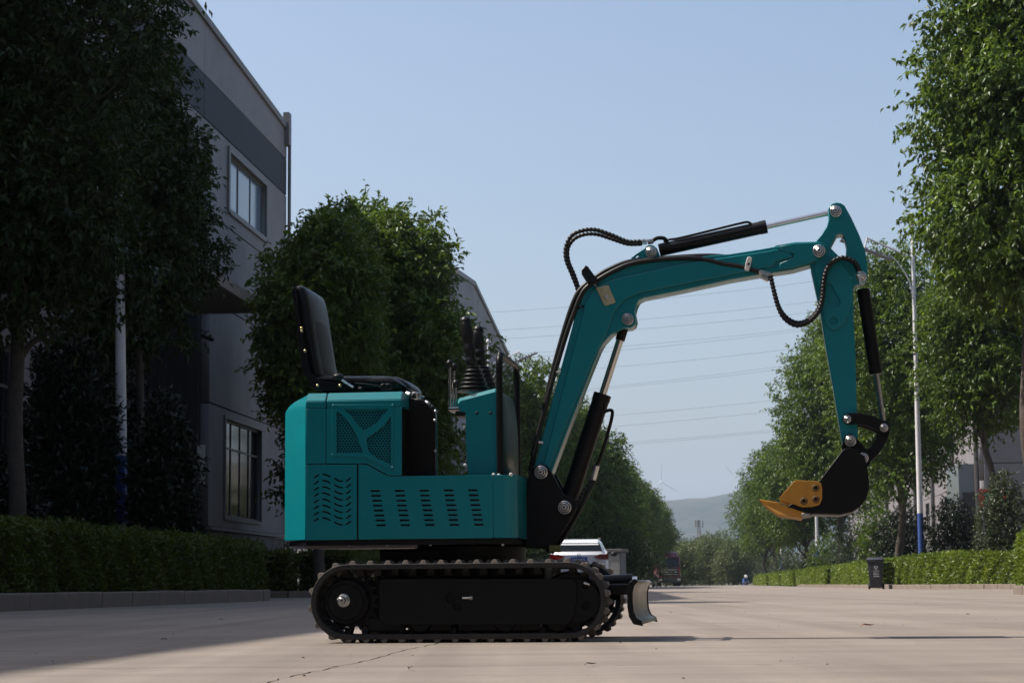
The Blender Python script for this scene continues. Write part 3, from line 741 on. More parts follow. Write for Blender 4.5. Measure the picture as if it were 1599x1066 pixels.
# far trees closing the street
far = [(1062, 262, 5.2), (1085, 285, 6.0), (1108, 275, 6.4), (1128, 290, 7.2), (1146, 270, 5.6), (1072, 310, 6.3), (1168, 300, 6.8), (1046, 300, 7.0), (1098, 330, 7.3)]
fl = ['low pale green tree just right of the truck', 'feathery tree below the lattice mast, left one', 'light green tree below the lattice mast', 'taller round tree right of the lattice mast',
      'small tree in front of the right end of the hill', 'tree behind the truck roof', 'tree tucked behind the farthest right tree', 'dark tree behind the truck cab, left', 'reddish-topped tree under the lattice mast']
sm = make_tree(6.0, 2.9, 0.5, 91, 26, 2400, 8, 0.24, 0.11, leaf_mat('leaf_far', (0.05, 0.075, 0.018), (0.10, 0.135, 0.035), (0.17, 0.21, 0.07)), tr=0.12)
for i, ((px, Y, h), lb) in enumerate(zip(far, fl)):
    t = sm if i == 0 else copy_tree(sm)
    place(t, SW(px, Y), i * 1.1, 0.95, h / 6.0); tag(t, lb, 'tree', 'low trees closing the end of the street')
# continuous low wood behind
rgn = np.random.default_rng(4)
n = 26000
X = rgn.uniform(-60, 150, n); Yv = 345 + rgn.uniform(0, 25, n); hh = 4.2 + 1.6 * np.sin(X * 0.21) + 1.1 * np.sin(X * 0.57 + 1)
Z = hh * rgn.uniform(0, 1, n) ** 0.6
C = np.stack([X, Yv, Z], 1); D = rgn.normal(size=(n, 3)); D[:, 2] -= .3
o = obj('far_wood', leaf_mesh('far_wood', C, D, 0.75, 0.45, rgn), MATS['leaf_far']); tag(o, 'low green wood in the distance behind the truck', 'woods', kind='stuff')

# bushes
def bush(name, p, w_, d_, h_, seed, nshoot, per, Lf, W, leaf, label, cat='bush', group=None, z0=0.15, rz=0.0, n=16, droop=0.1, cone=False, shell=.6):
    rg = random.Random(seed); root = empty(name, p, rz)
    lobes = []
    for i in range(n):
        zz = (i + .5) / n; a = i * 2.399
        pr = (math.sqrt(max(0, 1 - zz ** 4.5)) if not cone else (1.03 - zz))
        rl = rg.uniform(.30, .42)
        q = max(0, pr - rl * 0.7) * rg.uniform(.55, 1)
        lobes.append(((w_ / 2 * q * math.cos(a), d_ / 2 * q * math.sin(a), z0 + (h_ - z0) * (0.12 + 0.74 * zz)), (w_ / 2 * rl, d_ / 2 * rl, h_ * rl * .55)))
    bm = bmesh.new()
    for i in range(7):
        c = Vector(lobes[rg.randrange(n)][0]); branch_mesh(bm, (rg.uniform(-.08, .08), rg.uniform(-.08, .08), -0.05), c, 0.03, 0.01, rg, .15, 4, 5)
    from_bm('stem', bm, BARK, root, smooth=True)
    obj('foliage', crown_leaves('foliage', lobes, nshoot, per, Lf, W, seed, shell, droop, twig=Lf * 1.8), leaf, root)
    return tag(root, label, cat, group)
bush('broadleaf_shrub', SW(100, 34.5), 1.75, 1.5, 4.4, 5, 2100, 9, 0.15, 0.055, L_C, 'large dark broad-leaved shrub behind the left hedge, left of the pole', n=22, droop=-0.1)
bush('broadleaf_shrub', SW(254, 35), 1.1, 1.3, 3.3, 6, 1900, 9, 0.13, 0.05, L_C, 'dark cone-shaped shrub right of the left pole', n=22, cone=False, droop=0.25)
bush('broadleaf_shrub', SW(175, 39.5), 2.8, 1.5, 4.3, 56, 2100, 9, 0.14, 0.055, L_C, 'dark shrub directly behind the left lamp pole', n=22)
bush('round_shrub', SW(5, 31), 1.2, 1.2, 2.2, 16, 500, 9, 0.13, 0.05, L_C, 'dark shrub at the left edge behind the hedge', n=14)
bush('round_shrub', SW(1332, 110), 3.0, 2.8, 3.3, 7, 1700, 9, 0.085, 0.045, L_E, 'clipped round bush behind the litter bin, left', n=22, shell=.8)
bush('round_shrub', SW(1412, 84), 2.3, 2.1, 3.3, 8, 1400, 9, 0.10, 0.05, L_C, 'dark rounded bush left of the tall white and blue pole', n=18)
bush('round_shrub', SW(1490, 70), 2.2, 2.0, 3.0, 9, 1600, 9, 0.09, 0.045, L_C, 'dark rounded bush right of the tall white and blue pole', n=22)
bush('grey_green_shrub', SW(1572, 62), 1.9, 1.8, 3.35, 10, 1400, 9, 0.10, 0.045, L_E, 'loose grey-green shrub near the right edge', n=22, droop=-0.1)
bush('grey_green_shrub', SW(1650, 58), 1.9, 1.8, 3.0, 12, 700, 9, 0.10, 0.045, L_E, 'grey-green shrub cut by the right edge of the picture', n=16, droop=-0.1)
for i, (px, Y, ww, h_, lb) in enumerate([(1265, 150, 3.4, 2.7, 'low bush behind the second blue-footed pole, left'), (1298, 126, 3.0, 3.0, 'low bush between the far pole and the round bush'),
     (1232, 180, 4.0, 3.0, 'low bush under the trees left of the bucket'), (1372, 98, 2.6, 4.1, 'light green bush below the bucket floor'), (1203, 225, 4.4, 3.2, 'farthest low bush on the right verge')]):
    bush('round_shrub', SW(px, Y), ww, ww * .9, h_, 40 + i, 700, 8, 0.14, 0.07, L_B if i % 2 else L_E, lb, group='bushes on the right verge', n=14)
for i, (px, Y, ww, h_, lb) in enumerate([(560, 64, 4.2, 3.0, 'dark undergrowth bush behind the machine body, left'), (650, 72, 4.6, 3.2, 'dark undergrowth bush behind the engine panel'), (700, 66, 3.6, 3.6, 'dark undergrowth bush behind the foot space'),
     (770, 88, 5.0, 4.2, 'dark undergrowth bush behind the control console'), (838, 98, 5.4, 4.6, 'dark undergrowth bush behind the boom foot'), (905, 112, 5.0, 4.0, 'dark bush right behind the white car'), (940, 126, 5.0, 4.2, 'dark bush behind the grey cabinet'), (975, 150, 5.5, 4.0, 'bush under the trees left of the truck'), (1003, 185, 5.5, 4.0, 'farthest bush beside the truck lane')]):
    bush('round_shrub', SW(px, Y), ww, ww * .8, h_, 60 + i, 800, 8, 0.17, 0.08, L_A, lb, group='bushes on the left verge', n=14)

# hedges
def hedge(name, P, w_, h_, dens, Lf, W, leaf, label, seed, z0=0.12, group='clipped hedges along the street'):
    """Clipped hedge along (u, v) points: leafy skin over a twiggy core."""
    root = empty(name, S(P[0][0], P[0][1], 0), -A_ST); rg = np.random.default_rng(seed)
    Q = [Vector((p[0] - P[0][0], p[1] - P[0][1], 0)) for p in P]
    bm = bmesh.new(); Cs, Ns = [], []
    for a, b in zip(Q[:-1], Q[1:]):
        d = (b - a); L = d.length; d.normalize(); nrm = Vector((d.y, -d.x, 0))
        b2 = bmesh.new(); m_ = w_ / 2 - 0.07
        e0 = 0.06 if a == Q[0] else -0.05
        for p in ((e0, -m_), (L - (0.06 if b == Q[-1] else -.05), -m_), (L - (0.06 if b == Q[-1] else -.05), m_), (e0, m_)):
            pass
        x0_, x1_ = e0, L - (0.06 if b == Q[-1] else -.05)
        vs = [a + d * x + nrm * y + Vector((0, 0, z)) for z in (0.02, h_ - .06) for x, y in ((x0_, -m_), (x1_, -m_), (x1_, m_), (x0_, m_))]
        bv = [b2.verts.new(v) for v in vs]
        for q in ((0,3,2,1),(4,5,6,7),(0,1,5,4),(1,2,6,5),(2,3,7,6),(3,0,4,7)): b2.faces.new([bv[i] for i in q])
        bmesh.ops.subdivide_edges(b2, edges=b2.edges, cuts=3, use_grid_fill=True)
        for v in b2.verts: v.co += Vector((rg.normal(), rg.normal(), rg.normal() if v.co.z > .1 else 0)) * 0.015
        merge(bm, b2)
        def emit(n, fx):
            s = rg.uniform(0, 1, (n, 2)); c, nn = fx(s); Cs.append(c); Ns.append(np.repeat(nn, n, 0))
        A = np.array(a); Dv = np.array(d); Nv = np.array(nrm); Zv = np.array([0, 0, 1.0])
        for sg_ in (1, -1):
            emit(int(L * h_ * dens), lambda s: (A + s[:, :1] * L * Dv + sg_ * Nv * w_ / 2 + (z0 + (h_ - z0) * s[:, 1:]) * Zv, np.array([sg_ * Nv])))
        emit(int(L * w_ * dens), lambda s: (A + s[:, :1] * L * Dv + (s[:, 1:] - .5) * w_ * Nv + h_ * Zv, np.array([Zv])))
        for end, sg_ in ((a, -1), (b, 1)):
            if (end == Q[0] and sg_ < 0) or (end == Q[-1] and sg_ > 0):
                E = np.array(end)
                emit(int(w_ * h_ * dens), lambda s: (E + (s[:, :1] - .5) * w_ * Nv + (z0 + (h_ - z0) * s[:, 1:]) * Zv, np.array([sg_ * Dv])))
    from_bm('branch_core', bm, TWIG, root)
    C = np.concatenate(Cs); Nn = np.concatenate(Ns)
    wob = 0.035 * np.sin(C[:, :1] * 3.1 + 1) + 0.03 * np.sin(C[:, 1:2] * 2.3) + 0.03 * np.sin(C[:, 1:2] * 6.1 + C[:, 2:3] * 7)
    C = C + Nn * (wob + rg.normal(size=(len(C), 1)) * 0.035 - 0.03)
    D = Nn * 0.7 + rg.normal(size=C.shape) * 0.7; D[:, 2] += 0.15
    obj('foliage', leaf_mesh('foliage', C, D, Lf, W, rg), leaf, root)
    return tag(root, label, 'hedge', group)
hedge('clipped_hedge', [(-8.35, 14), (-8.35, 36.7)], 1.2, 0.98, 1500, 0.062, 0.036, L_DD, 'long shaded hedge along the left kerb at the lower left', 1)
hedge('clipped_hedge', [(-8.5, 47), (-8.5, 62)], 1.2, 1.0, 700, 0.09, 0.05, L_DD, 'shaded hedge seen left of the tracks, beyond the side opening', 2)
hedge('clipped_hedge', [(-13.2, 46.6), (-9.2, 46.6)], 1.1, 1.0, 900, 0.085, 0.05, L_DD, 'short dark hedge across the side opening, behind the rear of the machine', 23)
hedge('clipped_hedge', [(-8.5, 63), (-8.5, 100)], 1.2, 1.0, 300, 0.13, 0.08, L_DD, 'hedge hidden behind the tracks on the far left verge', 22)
hedge('clipped_hedge', [(6.2, 22), (6.2, 37.2)], 1.0, 1.05, 1100, 0.075, 0.045, L_D, 'bright hedge cut by the right edge, nearest on the right', 3)
hedge('clipped_hedge', [(11.5, 37.3), (6.75, 36.7)], 1.0, 1.05, 1000, 0.075, 0.045, L_D, 'short return of the nearest right hedge along the side drive', 31)
hedge('clipped_hedge', [(9.9, 59.0), (8.85, 62.8), (7.85, 67.0), (7.3, 71.6)], 0.9, 1.05, 900, 0.085, 0.05, L_D, 'curved sunlit hedge right of the litter bin', 4)
hedge('clipped_hedge', [(7.2, 75.6), (7.2, 102)], 1.0, 0.98, 700, 0.095, 0.055, L_D, 'hedge segment left of the litter bin', 5)
hedge('clipped_hedge', [(7.1, 104.5), (7.1, 135)], 1.0, 0.98, 420, 0.12, 0.07, L_D, 'hedge segment at the foot of the second blue-footed pole', 6)
hedge('clipped_hedge', [(7.1, 139), (7.1, 158)], 1.0, 0.98, 300, 0.15, 0.09, L_D, 'third-farthest bright hedge segment on the right kerb', 7)
hedge('clipped_hedge', [(7.1, 162), (7.1, 184)], 1.0, 0.98, 220, 0.17, 0.1, L_D, 'second-farthest bright hedge segment on the right kerb', 8)
hedge('clipped_hedge', [(7.1, 190), (7.1, 230)], 1.0, 0.98, 150, 0.2, 0.12, L_D, 'farthest bright hedge segment on the right kerb', 9)

# =================================================================== STREET FURNITURE
def lamp_pole(side, H=12.5):
    """White pole with blue foot; side=+1 arm points to +x."""
    root = empty('street_lamp')
    cyl('foot_section', (0, 0, 0), (0, 0, 2.55), 0.105, POLEB, root, r1=0.10, seg=20)
    cyl('shaft', (0, 0, 2.551), (0, 0, H), 0.0995, POLEW, root, r1=0.05, seg=20)
    bm = bmesh.new(); bmesh.ops.create_uvsphere(bm, u_segments=12, v_segments=8, radius=0.12); bmesh.ops.translate(bm, verts=bm.verts, vec=(0, 0, H + 0.08)); from_bm('finial', bm, POLEW, root, smooth=True)
    s = side
    tube('arm', [(0, 0, H - 1.15), (s * 0.7, 0, H - 0.85), (s * 1.58, 0, H - 0.45)], 0.035, POLEW, root, seg=8)
    tube('brace', [(0, 0, H - 2.6), (s * 0.18, 0, H - 1.9), (s * 0.55, 0, H - 1.3), (s * 0.85, 0, H - 1.05)], 0.02, POLEW, root, seg=6)
    cyl('hanger', (s * 1.56, 0, H - 0.46), (s * 1.66, 0, H - 0.82), 0.03, POLEW, root, seg=8)
    h = bmesh.new(); add_box(h, -0.95, 0.95, -0.14, 0.14, -0.035, 0.035, 0.02)
    ho = from_bm('lamp_head', h, mat('lamp_grey', (0.16, 0.16, 0.17), 0.5), root); ho.location = (s * 1.62, 0, H - 0.88); ho.rotation_euler = (0, -s * R(22), 0)
    f_m = None
    for k in range(11):
        if f_m is None:
            b3 = bmesh.new(); add_box(b3, -0.03, 0.03, -0.11, 0.11, 0.036, 0.085, 0.008); q = from_bm('cooling_fin', b3, mat('lamp_grey', (0.16, 0.16, 0.17), 0.5), ho); f_m = q.data
        else: q = obj('cooling_fin', f_m, None, ho)
        q.location = (-0.82 + k * 0.164, 0, 0)
    return root
LPG = 'white street lamps with blue feet'
lp = lamp_pole(-1); place(lp, SW(1440, 70), R(3)); tag(lp, 'tall white lamp pole with blue foot right of the bucket', 'street lamp', LPG)
lp.rotation_euler = (0, R(0.2), 0)
l2 = copy_tree(lp); place(l2, SW(1277.5, 130), 0); l2['label'] = 'white lamp pole with blue foot visible below the bucket'
l2 = copy_tree(lp); place(l2, SW(1221, 190), 0); l2['label'] = 'farthest lamp pole under the right trees'
lp = lamp_pole(1); place(lp, SW(191.5, 36), 0); tag(lp, 'shaded white lamp pole with blue foot standing in the left shrubs', 'street lamp', LPG); lp.rotation_euler = (0, R(-1.2), 0)
l2 = copy_tree(lp); place(l2, SW(765, 90), 0, 0.87); l2['label'] = 'lamp pole whose head shows above the handrail'
l2 = copy_tree(lp); place(l2, SW(971, 215), 0); l2['label'] = 'lamp pole whose head shows above the trees right of the boom foot'
l2 = copy_tree(lp); place(l2, SW(905.5, 150), 0, 1.0, 0.35); l2.scale = (1, 1, .33); l2['label'] = 'short pole rising behind the roof of the white car'

# litter bin
bn = empty('wheelie_bin', SW(1368, 70.0), R(-12)); tag(bn, 'dark grey wheeled litter bin with white recycling mark by the right hedge', 'litter bin')
def frustum(name, z0, z1, a, b, m, parent, bev=.02):
    bm = bmesh.new(); vs = []
    for z, (x0, x1, y0, y1) in ((z0, a), (z1, b)): vs += [bm.verts.new(p) for p in ((x0, y0, z), (x1, y0, z), (x1, y1, z), (x0, y1, z))]
    for q in ((0,3,2,1),(4,5,6,7),(0,1,5,4),(1,2,6,5),(2,3,7,6),(3,0,4,7)): bm.faces.new([vs[i] for i in q])
    if bev: bmesh.ops.bevel(bm, geom=list(bm.edges), offset=bev, segments=2, affect='EDGES', profile=.5)
    return from_bm(name, bm, m, parent, smooth=True)
frustum('body', 0.04, 0.93, (-.20, .20, -.22, .2), (-.26, .26, -.30, .28), BINM, bn)
frustum('rim', 0.90, 0.985, (-.285, .285, -.33, .30), (-.29, .29, -.335, .30), BINM, bn, .01)
frustum('lid', 0.99, 1.07, (-.30, .30, -.36, .33), (-.25, .25, -.2, .31), BINM, bn, .015)
cyl('handle', (-.26, .36, 1.0), (.26, .36, 1.0), 0.018, BINM, bn, seg=8)
for s in (-1, 1): cyl('wheel', (s * .2, .24, .1), (s * .27, .24, .1), 0.1, TIRE, bn, seg=16)
# mark: ring of three arrows, and rows of small characters
bm = bmesh.new()
for k in range(3):
    a0 = R(90 + k * 120)
    for j in range(4):
        a = a0 + R(12 + j * 24); a2 = a + R(22)
        rI, rO = (.030, .062) if j < 3 else (.018, .075)
        y = -0.283
        q = [bm.verts.new((r_ * math.cos(x_), y, r_ * math.sin(x_))) for r_, x_ in ((rI, a), (rO, a), (rO if j < 3 else .045, a2), (rI if j < 3 else .045, a2))]
        try: bm.faces.new(q)
        except Exception: pass
em = from_bm('recycling_mark', bm, WHITEPL, bn); em.location = (0.02, -0.012, 0.70); em.rotation_euler = (R(-5.1), 0, 0)
rgb = random.Random(8); bm = bmesh.new()
def glyph(bm, x, z, w_, h_, y):
    for _ in range(2):
        zz = z + rgb.uniform(0, h_ * .8); add_box(bm, x, x + w_, y, y + .002, zz, zz + h_ * .16)
    xx = x + rgb.uniform(.1, .7) * w_; add_box(bm, xx, xx + w_ * .16, y - .0005, y + .0015, z, z + h_)
    xx = x + rgb.uniform(0, .2) * w_; add_box(bm, xx, xx + w_ * .14, y - .0007, y + .0013, z + h_ * .2, z + h_)
for r_, (n_, h_) in enumerate(((4, .05), (5, .036), (5, .036), (5, .036))):
    for k in range(n_): glyph(bm, -0.085 + k * (.2 / n_), -r_ * .058, .2 / n_ * .8, h_, -.289 + .0)
tx = from_bm('lettering', bm, WHITEPL, bn); tx.location = (0.02, .0, 0.56); tx.rotation_euler = (R(-5.1), 0, 0); 

# grey cabinet and white post near the car
cb = empty('utility_cabinet', SW(958, 95), R(-20)); tag(cb, 'grey utility cabinet with a dark top right of the white car', 'cabinet')
box('body', -.5, .5, -.4, .4, 0, 1.7, mat('cabinet_grey', (0.10, 0.11, 0.125), 0.5, var=.1), cb, .02); box('roof', -.6, .6, -.5, .5, 1.71, 1.85, FRAME, cb, .02)
box('door', -.44, .44, -.42, -.402, .1, 1.6, mat('cabinet_light', (0.16, 0.16, 0.155), 0.5), cb)

# =================================================================== CAR
def loft(bm, rings, cap=True):
    R_ = [[bm.verts.new(p) for p in r] for r in rings]; n = len(R_[0])
    for a, b in zip(R_[:-1], R_[1:]):
        for k in range(n): bm.faces.new((a[k], a[(k+1) % n], b[(k+1) % n], b[k]))
    if cap: bm.faces.new(R_[0][::-1]); bm.faces.new(R_[-1])
car = empty('parked_car', SW(909, 72), R(-4)); car.scale = (1.06, 1.06, 1.08); tag(car, 'white SUV seen from behind, parked beyond the right end of the tracks', 'car')
def car_ring(y, hw, zs, zb=0.28):   # cross-section in x-z at length y; zs = (belt z, shoulder hw, roof z, roof hw)
    belt, roof, rhw = zs
    pts = [(-hw * .96, zb), (-hw, zb + .25), (-hw, belt - .12), (-hw * .965, belt), (-rhw, roof - .09), (-rhw * .86, roof)]
    pts = pts + [(-p[0], p[1]) for p in pts[::-1]]
    return [(p[0], y, p[1]) for p in pts]
bm = bmesh.new()
loft(bm, [car_ring(-2.30, .86, (1.1, 1.14, .84)), car_ring(-2.22, .91, (1.2, 1.26, .80)), car_ring(-2.05, .925, (1.24, 1.5, .70)), car_ring(-1.8, .925, (1.22, 1.6, .67)),
          car_ring(-.6, .93, (1.15, 1.67, .67)), car_ring(.5, .93, (1.1, 1.6, .66)), car_ring(1.25, .92, (1.0, 1.1, .78)), car_ring(1.9, .90, (.9, .98, .72)), car_ring(2.25, .80, (.75, .8, .65))])
from_bm('body', bm, CARW, car, smooth=True, angle=30)
bm = bmesh.new(); q = [bm.verts.new(p) for p in ((-.74, -2.23, 1.255), (.74, -2.23, 1.255), (.64, -2.03, 1.525), (-.64, -2.03, 1.525))]; f = bm.faces.new(q)
r_ = bmesh.ops.extrude_face_region(bm, geom=[f]); bmesh.ops.translate(bm, verts=[v for v in r_['geom'] if isinstance(v, bmesh.types.BMVert)], vec=(0, .05, -.01)); from_bm('rear_window', bm, GLASS, car)
for s in (-1, 1):
    bm = bmesh.new(); q = [bm.verts.new(p) for p in ((s * .932, -1.75, 1.07), (s * .932, .95, 1.04), (s * .70, .55, 1.5), (s * .69, -1.5, 1.5))]; f = bm.faces.new(q)
    r_ = bmesh.ops.extrude_face_region(bm, geom=[f]); bmesh.ops.translate(bm, verts=[v for v in r_['geom'] if isinstance(v, bmesh.types.BMVert)], vec=(-s * .05, 0, 0)); from_bm('side_window', bm, GLASS, car)
    bm = bmesh.new(); q = [(s * .925, -2.25, 1.17), (s * .935, -2.25, .99), (s * .62, -2.335, 1.0), (s * .46, -2.335, 1.09), (s * .66, -2.31, 1.16)]
    q = [(p[0] * 1.008, p[1] - .035, p[2]) for p in q]; loft(bm, [[p for p in q], [(p[0] * .99, p[1] + .14, p[2]) for p in q]]); from_bm('tail_light', bm, REDL, car)
    cyl('roof_rail', (s * .60, -1.75, 1.68), (s * .61, .2, 1.70), .018, STEEL, car, seg=8)
    b3 = bmesh.new(); bmesh.ops.create_uvsphere(b3, u_segments=10, v_segments=8, radius=.10); bmesh.ops.scale(b3, verts=b3.verts, vec=(1.1, .5, .75)); o = from_bm('door_mirror', b3, PLAST, car, smooth=True); o.location = (s * 1.05, .85, 1.2)
    for y in (-1.4, 1.4):
        o = cyl('wheel', (s * .68, y, .35), (s * .90, y, .35), .35, TIRE, car, seg=24, bev=.03)
        cyl('rim', (s * .89, y, .35), (s * .91, y, .35), .22, STEEL, o, seg=16)
box('rear_bumper', -.86, .86, -2.36, -2.1, .32, .62, mat('bumper_grey', (.05, .05, .05), .6), car, .04)
np_ = box('number_plate', -.26, .26, -2.345, -2.32, .93, 1.07, PLATEB, car)
bm = bmesh.new()
for k in range(7): glyph(bm, -.22 + k * .064, .96, .045, .08, -2.349)
from_bm('lettering', bm, WHITEPL, np_)
bm = bmesh.new()  # round badge with a V above a W
for k in range(20):
    a, b = 2*math.pi*k/20, 2*math.pi*(k+1)/20
    bm.faces.new([bm.verts.new((r_*math.cos(x), -2.335, 1.13 + r_*math.sin(x))) for r_, x in ((.052, a), (.062, a), (.062, b), (.052, b))])
for (xa, za, xb, zb_) in ((-.022, .04, 0, .008), (0, .008, .022, .04), (-.04, .025, -.02, -.035), (-.02, -.035, 0, -.002), (0, -.002, .02, -.035), (.02, -.035, .04, .025)):
    bm.faces.new([bm.verts.new(p) for p in ((xa - .004, -2.336, 1.13 + za), (xa + .004, -2.336, 1.13 + za), (xb + .004, -2.336, 1.13 + zb_), (xb - .004, -2.336, 1.13 + zb_))])
from_bm('badge', bm, mat('badge_dark', (.03, .03, .03), .3, .6), car)

# =================================================================== TRUCK
tk = empty('truck', SW(1045, 226), R(-1)); tag(tk, 'dark red heavy truck facing the camera at the end of the street', 'truck')
frustum('cab', .9, 3.25, (-1.22, 1.22, -.9, 1.3), (-1.15, 1.15, -.6, 1.3), TRUCKR, tk, .08)
frustum('roof_fairing', 3.26, 3.75, (-1.05, 1.05, -.5, 1.3), (-.9, .9, .2, 1.3), TRUCKR, tk, .08)
frustum('windscreen', 2.05, 2.95, (-1.08, 1.08, -.80, -.6), (-1.02, 1.02, -.68, -.5), GLASS, tk, .0)
box('sun_visor', -1.05, 1.05, -.98, -.66, 3.0, 3.12, PLAST, tk, .02)
box('grille', -.95, .95, -.99, -.85, 1.1, 1.95, PLAST, tk, .03)
for k in range(3): box('grille_bar', -.85, .85, -1.03, -.99, 1.25 + k * .25, 1.31 + k * .25, STEEL, tk)
box('bumper', -1.25, 1.25, -1.1, -.5, .35, .98, mat('bumper_grey', (.05, .05, .05), .6), tk, .05)
for s in (-1, 1):
    box('headlight', s * 1.0 - .18, s * 1.0 + .18, -1.12, -1.08, .62, .82, STEEL, tk); box('mirror', s * 1.42 - .1, s * 1.42 + .1, -.8, -.7, 2.0, 2.75, PLAST, tk, .03)
    cyl('mirror_arm', (s * 1.15, -.7, 2.85), (s * 1.42, -.75, 2.7), .025, PLAST, tk, seg=6)
    for y in (-.1, 3.6, 5.0, 8.2): cyl('wheel', (s * .9, y, .5), (s * 1.22, y, .5), .5, TIRE, tk, seg=20, bev=.04)
box('cargo_bed', -1.22, 1.22, 1.6, 9.4, 1.05, 2.9, TRUCKR, tk, .03); box('chassis', -.45, .45, -.4, 9.2, .6, 1.0, PLAST, tk)

# =================================================================== PERSON crouching
def skin_body(name, joints, edges_, m, parent, sub=2):
    me = bpy.data.meshes.new(name); me.from_pydata([j[0] for j in joints], edges_, []); me.update()
    o = bpy.data.objects.new(name, me); col.objects.link(o)
    o.modifiers.new('s', 'SKIN'); 
    for i, j in enumerate(joints): me.skin_vertices[0].data[i].radius = (j[1], j[1] * (j[2] if len(j) > 2 else 1))
    me.skin_vertices[0].data[0].use_root = True
    sb = o.modifiers.new('b', 'SUBSURF'); sb.levels = sub; sb.render_levels = sub
    dg = bpy.context.evaluated_depsgraph_get(); me2 = bpy.data.meshes.new_from_object(o.evaluated_get(dg))
    bpy.data.objects.remove(o); me2.name = name
    for p in me2.polygons: p.use_smooth = True
    me2.materials.clear()
    return obj(name, me2, m, parent)
pr = empty('person', SW(1162, 200), R(-70)); tag(pr, 'person in blue work clothes and pale cap crouching at the far end of the road', 'person')
CLOTH = mat('blue_workwear', (0.06, 0.11, 0.30), .9, var=.15); SKIN_ = mat('skin', (0.35, 0.2, 0.14), .6)
skin_body('body', [((0, 0, .30), .15), ((.05, 0, .5), .15), ((.18, 0, .68), .17), ((.26, 0, .76), .07), ((.32, 0, .84), .09),
    ((0.1, .12, .30), .10), ((.36, .16, .42), .07), ((.16, .16, .08), .045), ((.32, .17, .04), .035), ((0.1, -.12, .30), .10), ((.36, -.16, .42), .07), ((.16, -.16, .08), .045), ((.32, -.17, .04), .035),
    ((.2, .2, .66), .06), ((.38, .24, .48), .045), ((.55, .18, .34), .035), ((.2, -.2, .66), .06), ((.38, -.24, .48), .045), ((.55, -.18, .34), .035)],
    [(0,1),(1,2),(2,3),(3,4),(0,5),(5,6),(6,7),(7,8),(0,9),(9,10),(10,11),(11,12),(2,13),(13,14),(14,15),(2,16),(16,17),(17,18)], CLOTH, pr, 2)
b3 = bmesh.new(); bmesh.ops.create_uvsphere(b3, u_segments=14, v_segments=10, radius=.105); o = from_bm('head', b3, SKIN_, pr, smooth=True); o.location = (.36, 0, .88); o.scale = (1, .85, 1.15)
b3 = bmesh.new(); bmesh.ops.create_uvsphere(b3, u_segments=14, v_segments=10, radius=.108); bmesh.ops.bisect_plane(b3, geom=b3.verts[:] + b3.edges[:] + b3.faces[:], plane_co=(0, 0, 0), plane_no=(0, 0, -1), clear_outer=True)
add_cyl(b3, (.03, 0, -.0), (.05, 0, .015), .17, seg=16); o = from_bm('cap', b3, WHITEPL, pr, smooth=True); o.location = (.37, 0, .92)
for s in (-1, 1):
    b3 = bmesh.new()
    b4 = bmesh.new(); bmesh.ops.create_uvsphere(b4, u_segments=8, v_segments=6, radius=.035); bmesh.ops.scale(b4, verts=b4.verts, vec=(1.3, .6, 1)); merge(b3, b4)
    for k in range(4): add_cyl(b3, (.03, (k - 1.5) * .015, -.01), (.075, (k - 1.5) * .018, -.04), .009, .007, 6)
    add_cyl(b3, (0, s * -.02, 0), (.035, s * -.045, -.01), .01, .008, 6)
    o = from_bm('hand', b3, SKIN_, pr, smooth=True); o.location = (.585, s * .18, .32)

# =================================================================== DISTANCE
# hill
def hill(name, prof_fn, Y, x0, x1, m):
    nx, ny = 160, 14; rg = np.random.default_rng(3); V = []; F = []
    ph = rg.uniform(0, 6, 12)
    for j in range(ny):
        tj = j / (ny - 1)
        for i in range(nx):
            x = x0 + (x1 - x0) * i / (nx - 1); h = prof_fn(x)
            s = math.sin(tj * math.pi / 2) if tj <= 1 else 1
            z = h * s + (sum(math.sin(x * .012 * (k + 1) + tj * 3.1 * (k + 1) + ph[k]) / (k + 1) for k in range(8)) * 4.0) * math.sin(tj * math.pi) - 2
            V.append((x, Y + tj * 700 - 100 * math.sin(x * .004), z))
    for j in range(ny - 1):
        for i in range(nx - 1):
            a = j * nx + i; F.append((a, a + 1, a + nx + 1, a + nx))
    nb = len(V)
    for i in range(nx): V.append((V[(ny - 1) * nx + i][0], V[(ny - 1) * nx + i][1] + 400, -2))
    for i in range(nx - 1): F.append(((ny - 1) * nx + i, (ny - 1) * nx + i + 1, nb + i + 1, nb + i))
    me = bpy.data.meshes.new(name); me.from_pydata(V, [], F); me.update()
    for p in me.polygons: p.use_smooth = True
    return tag(obj(name, me, m), kind='structure')
HILLM = mat('hill_scrub', (0.016, 0.032, 0.026), 0.95, var=0.35, vscale=0.012, dirt=(0.12, 0.085, 0.065), dirt_amt=0.55, dscale=0.012)
def hp(x):
    # seen at ~3 km; the ridge rises gently to the right, with a small knoll
    k = min(1, max(0, (x - 285) / 50.0)); k = k * k * (3 - 2 * k)
    return 128 + 8 * k + 2.5 * math.exp(-((x - 322) / 12) ** 2) + 1.2 * math.sin(x * .05) + .8 * math.sin(x * .13) - 0.00003 * (x - 500) ** 2 * (x > 500) - .03 * max(0, 200 - x)
hill('hill', hp, 2500, -900, 2400, HILLM)

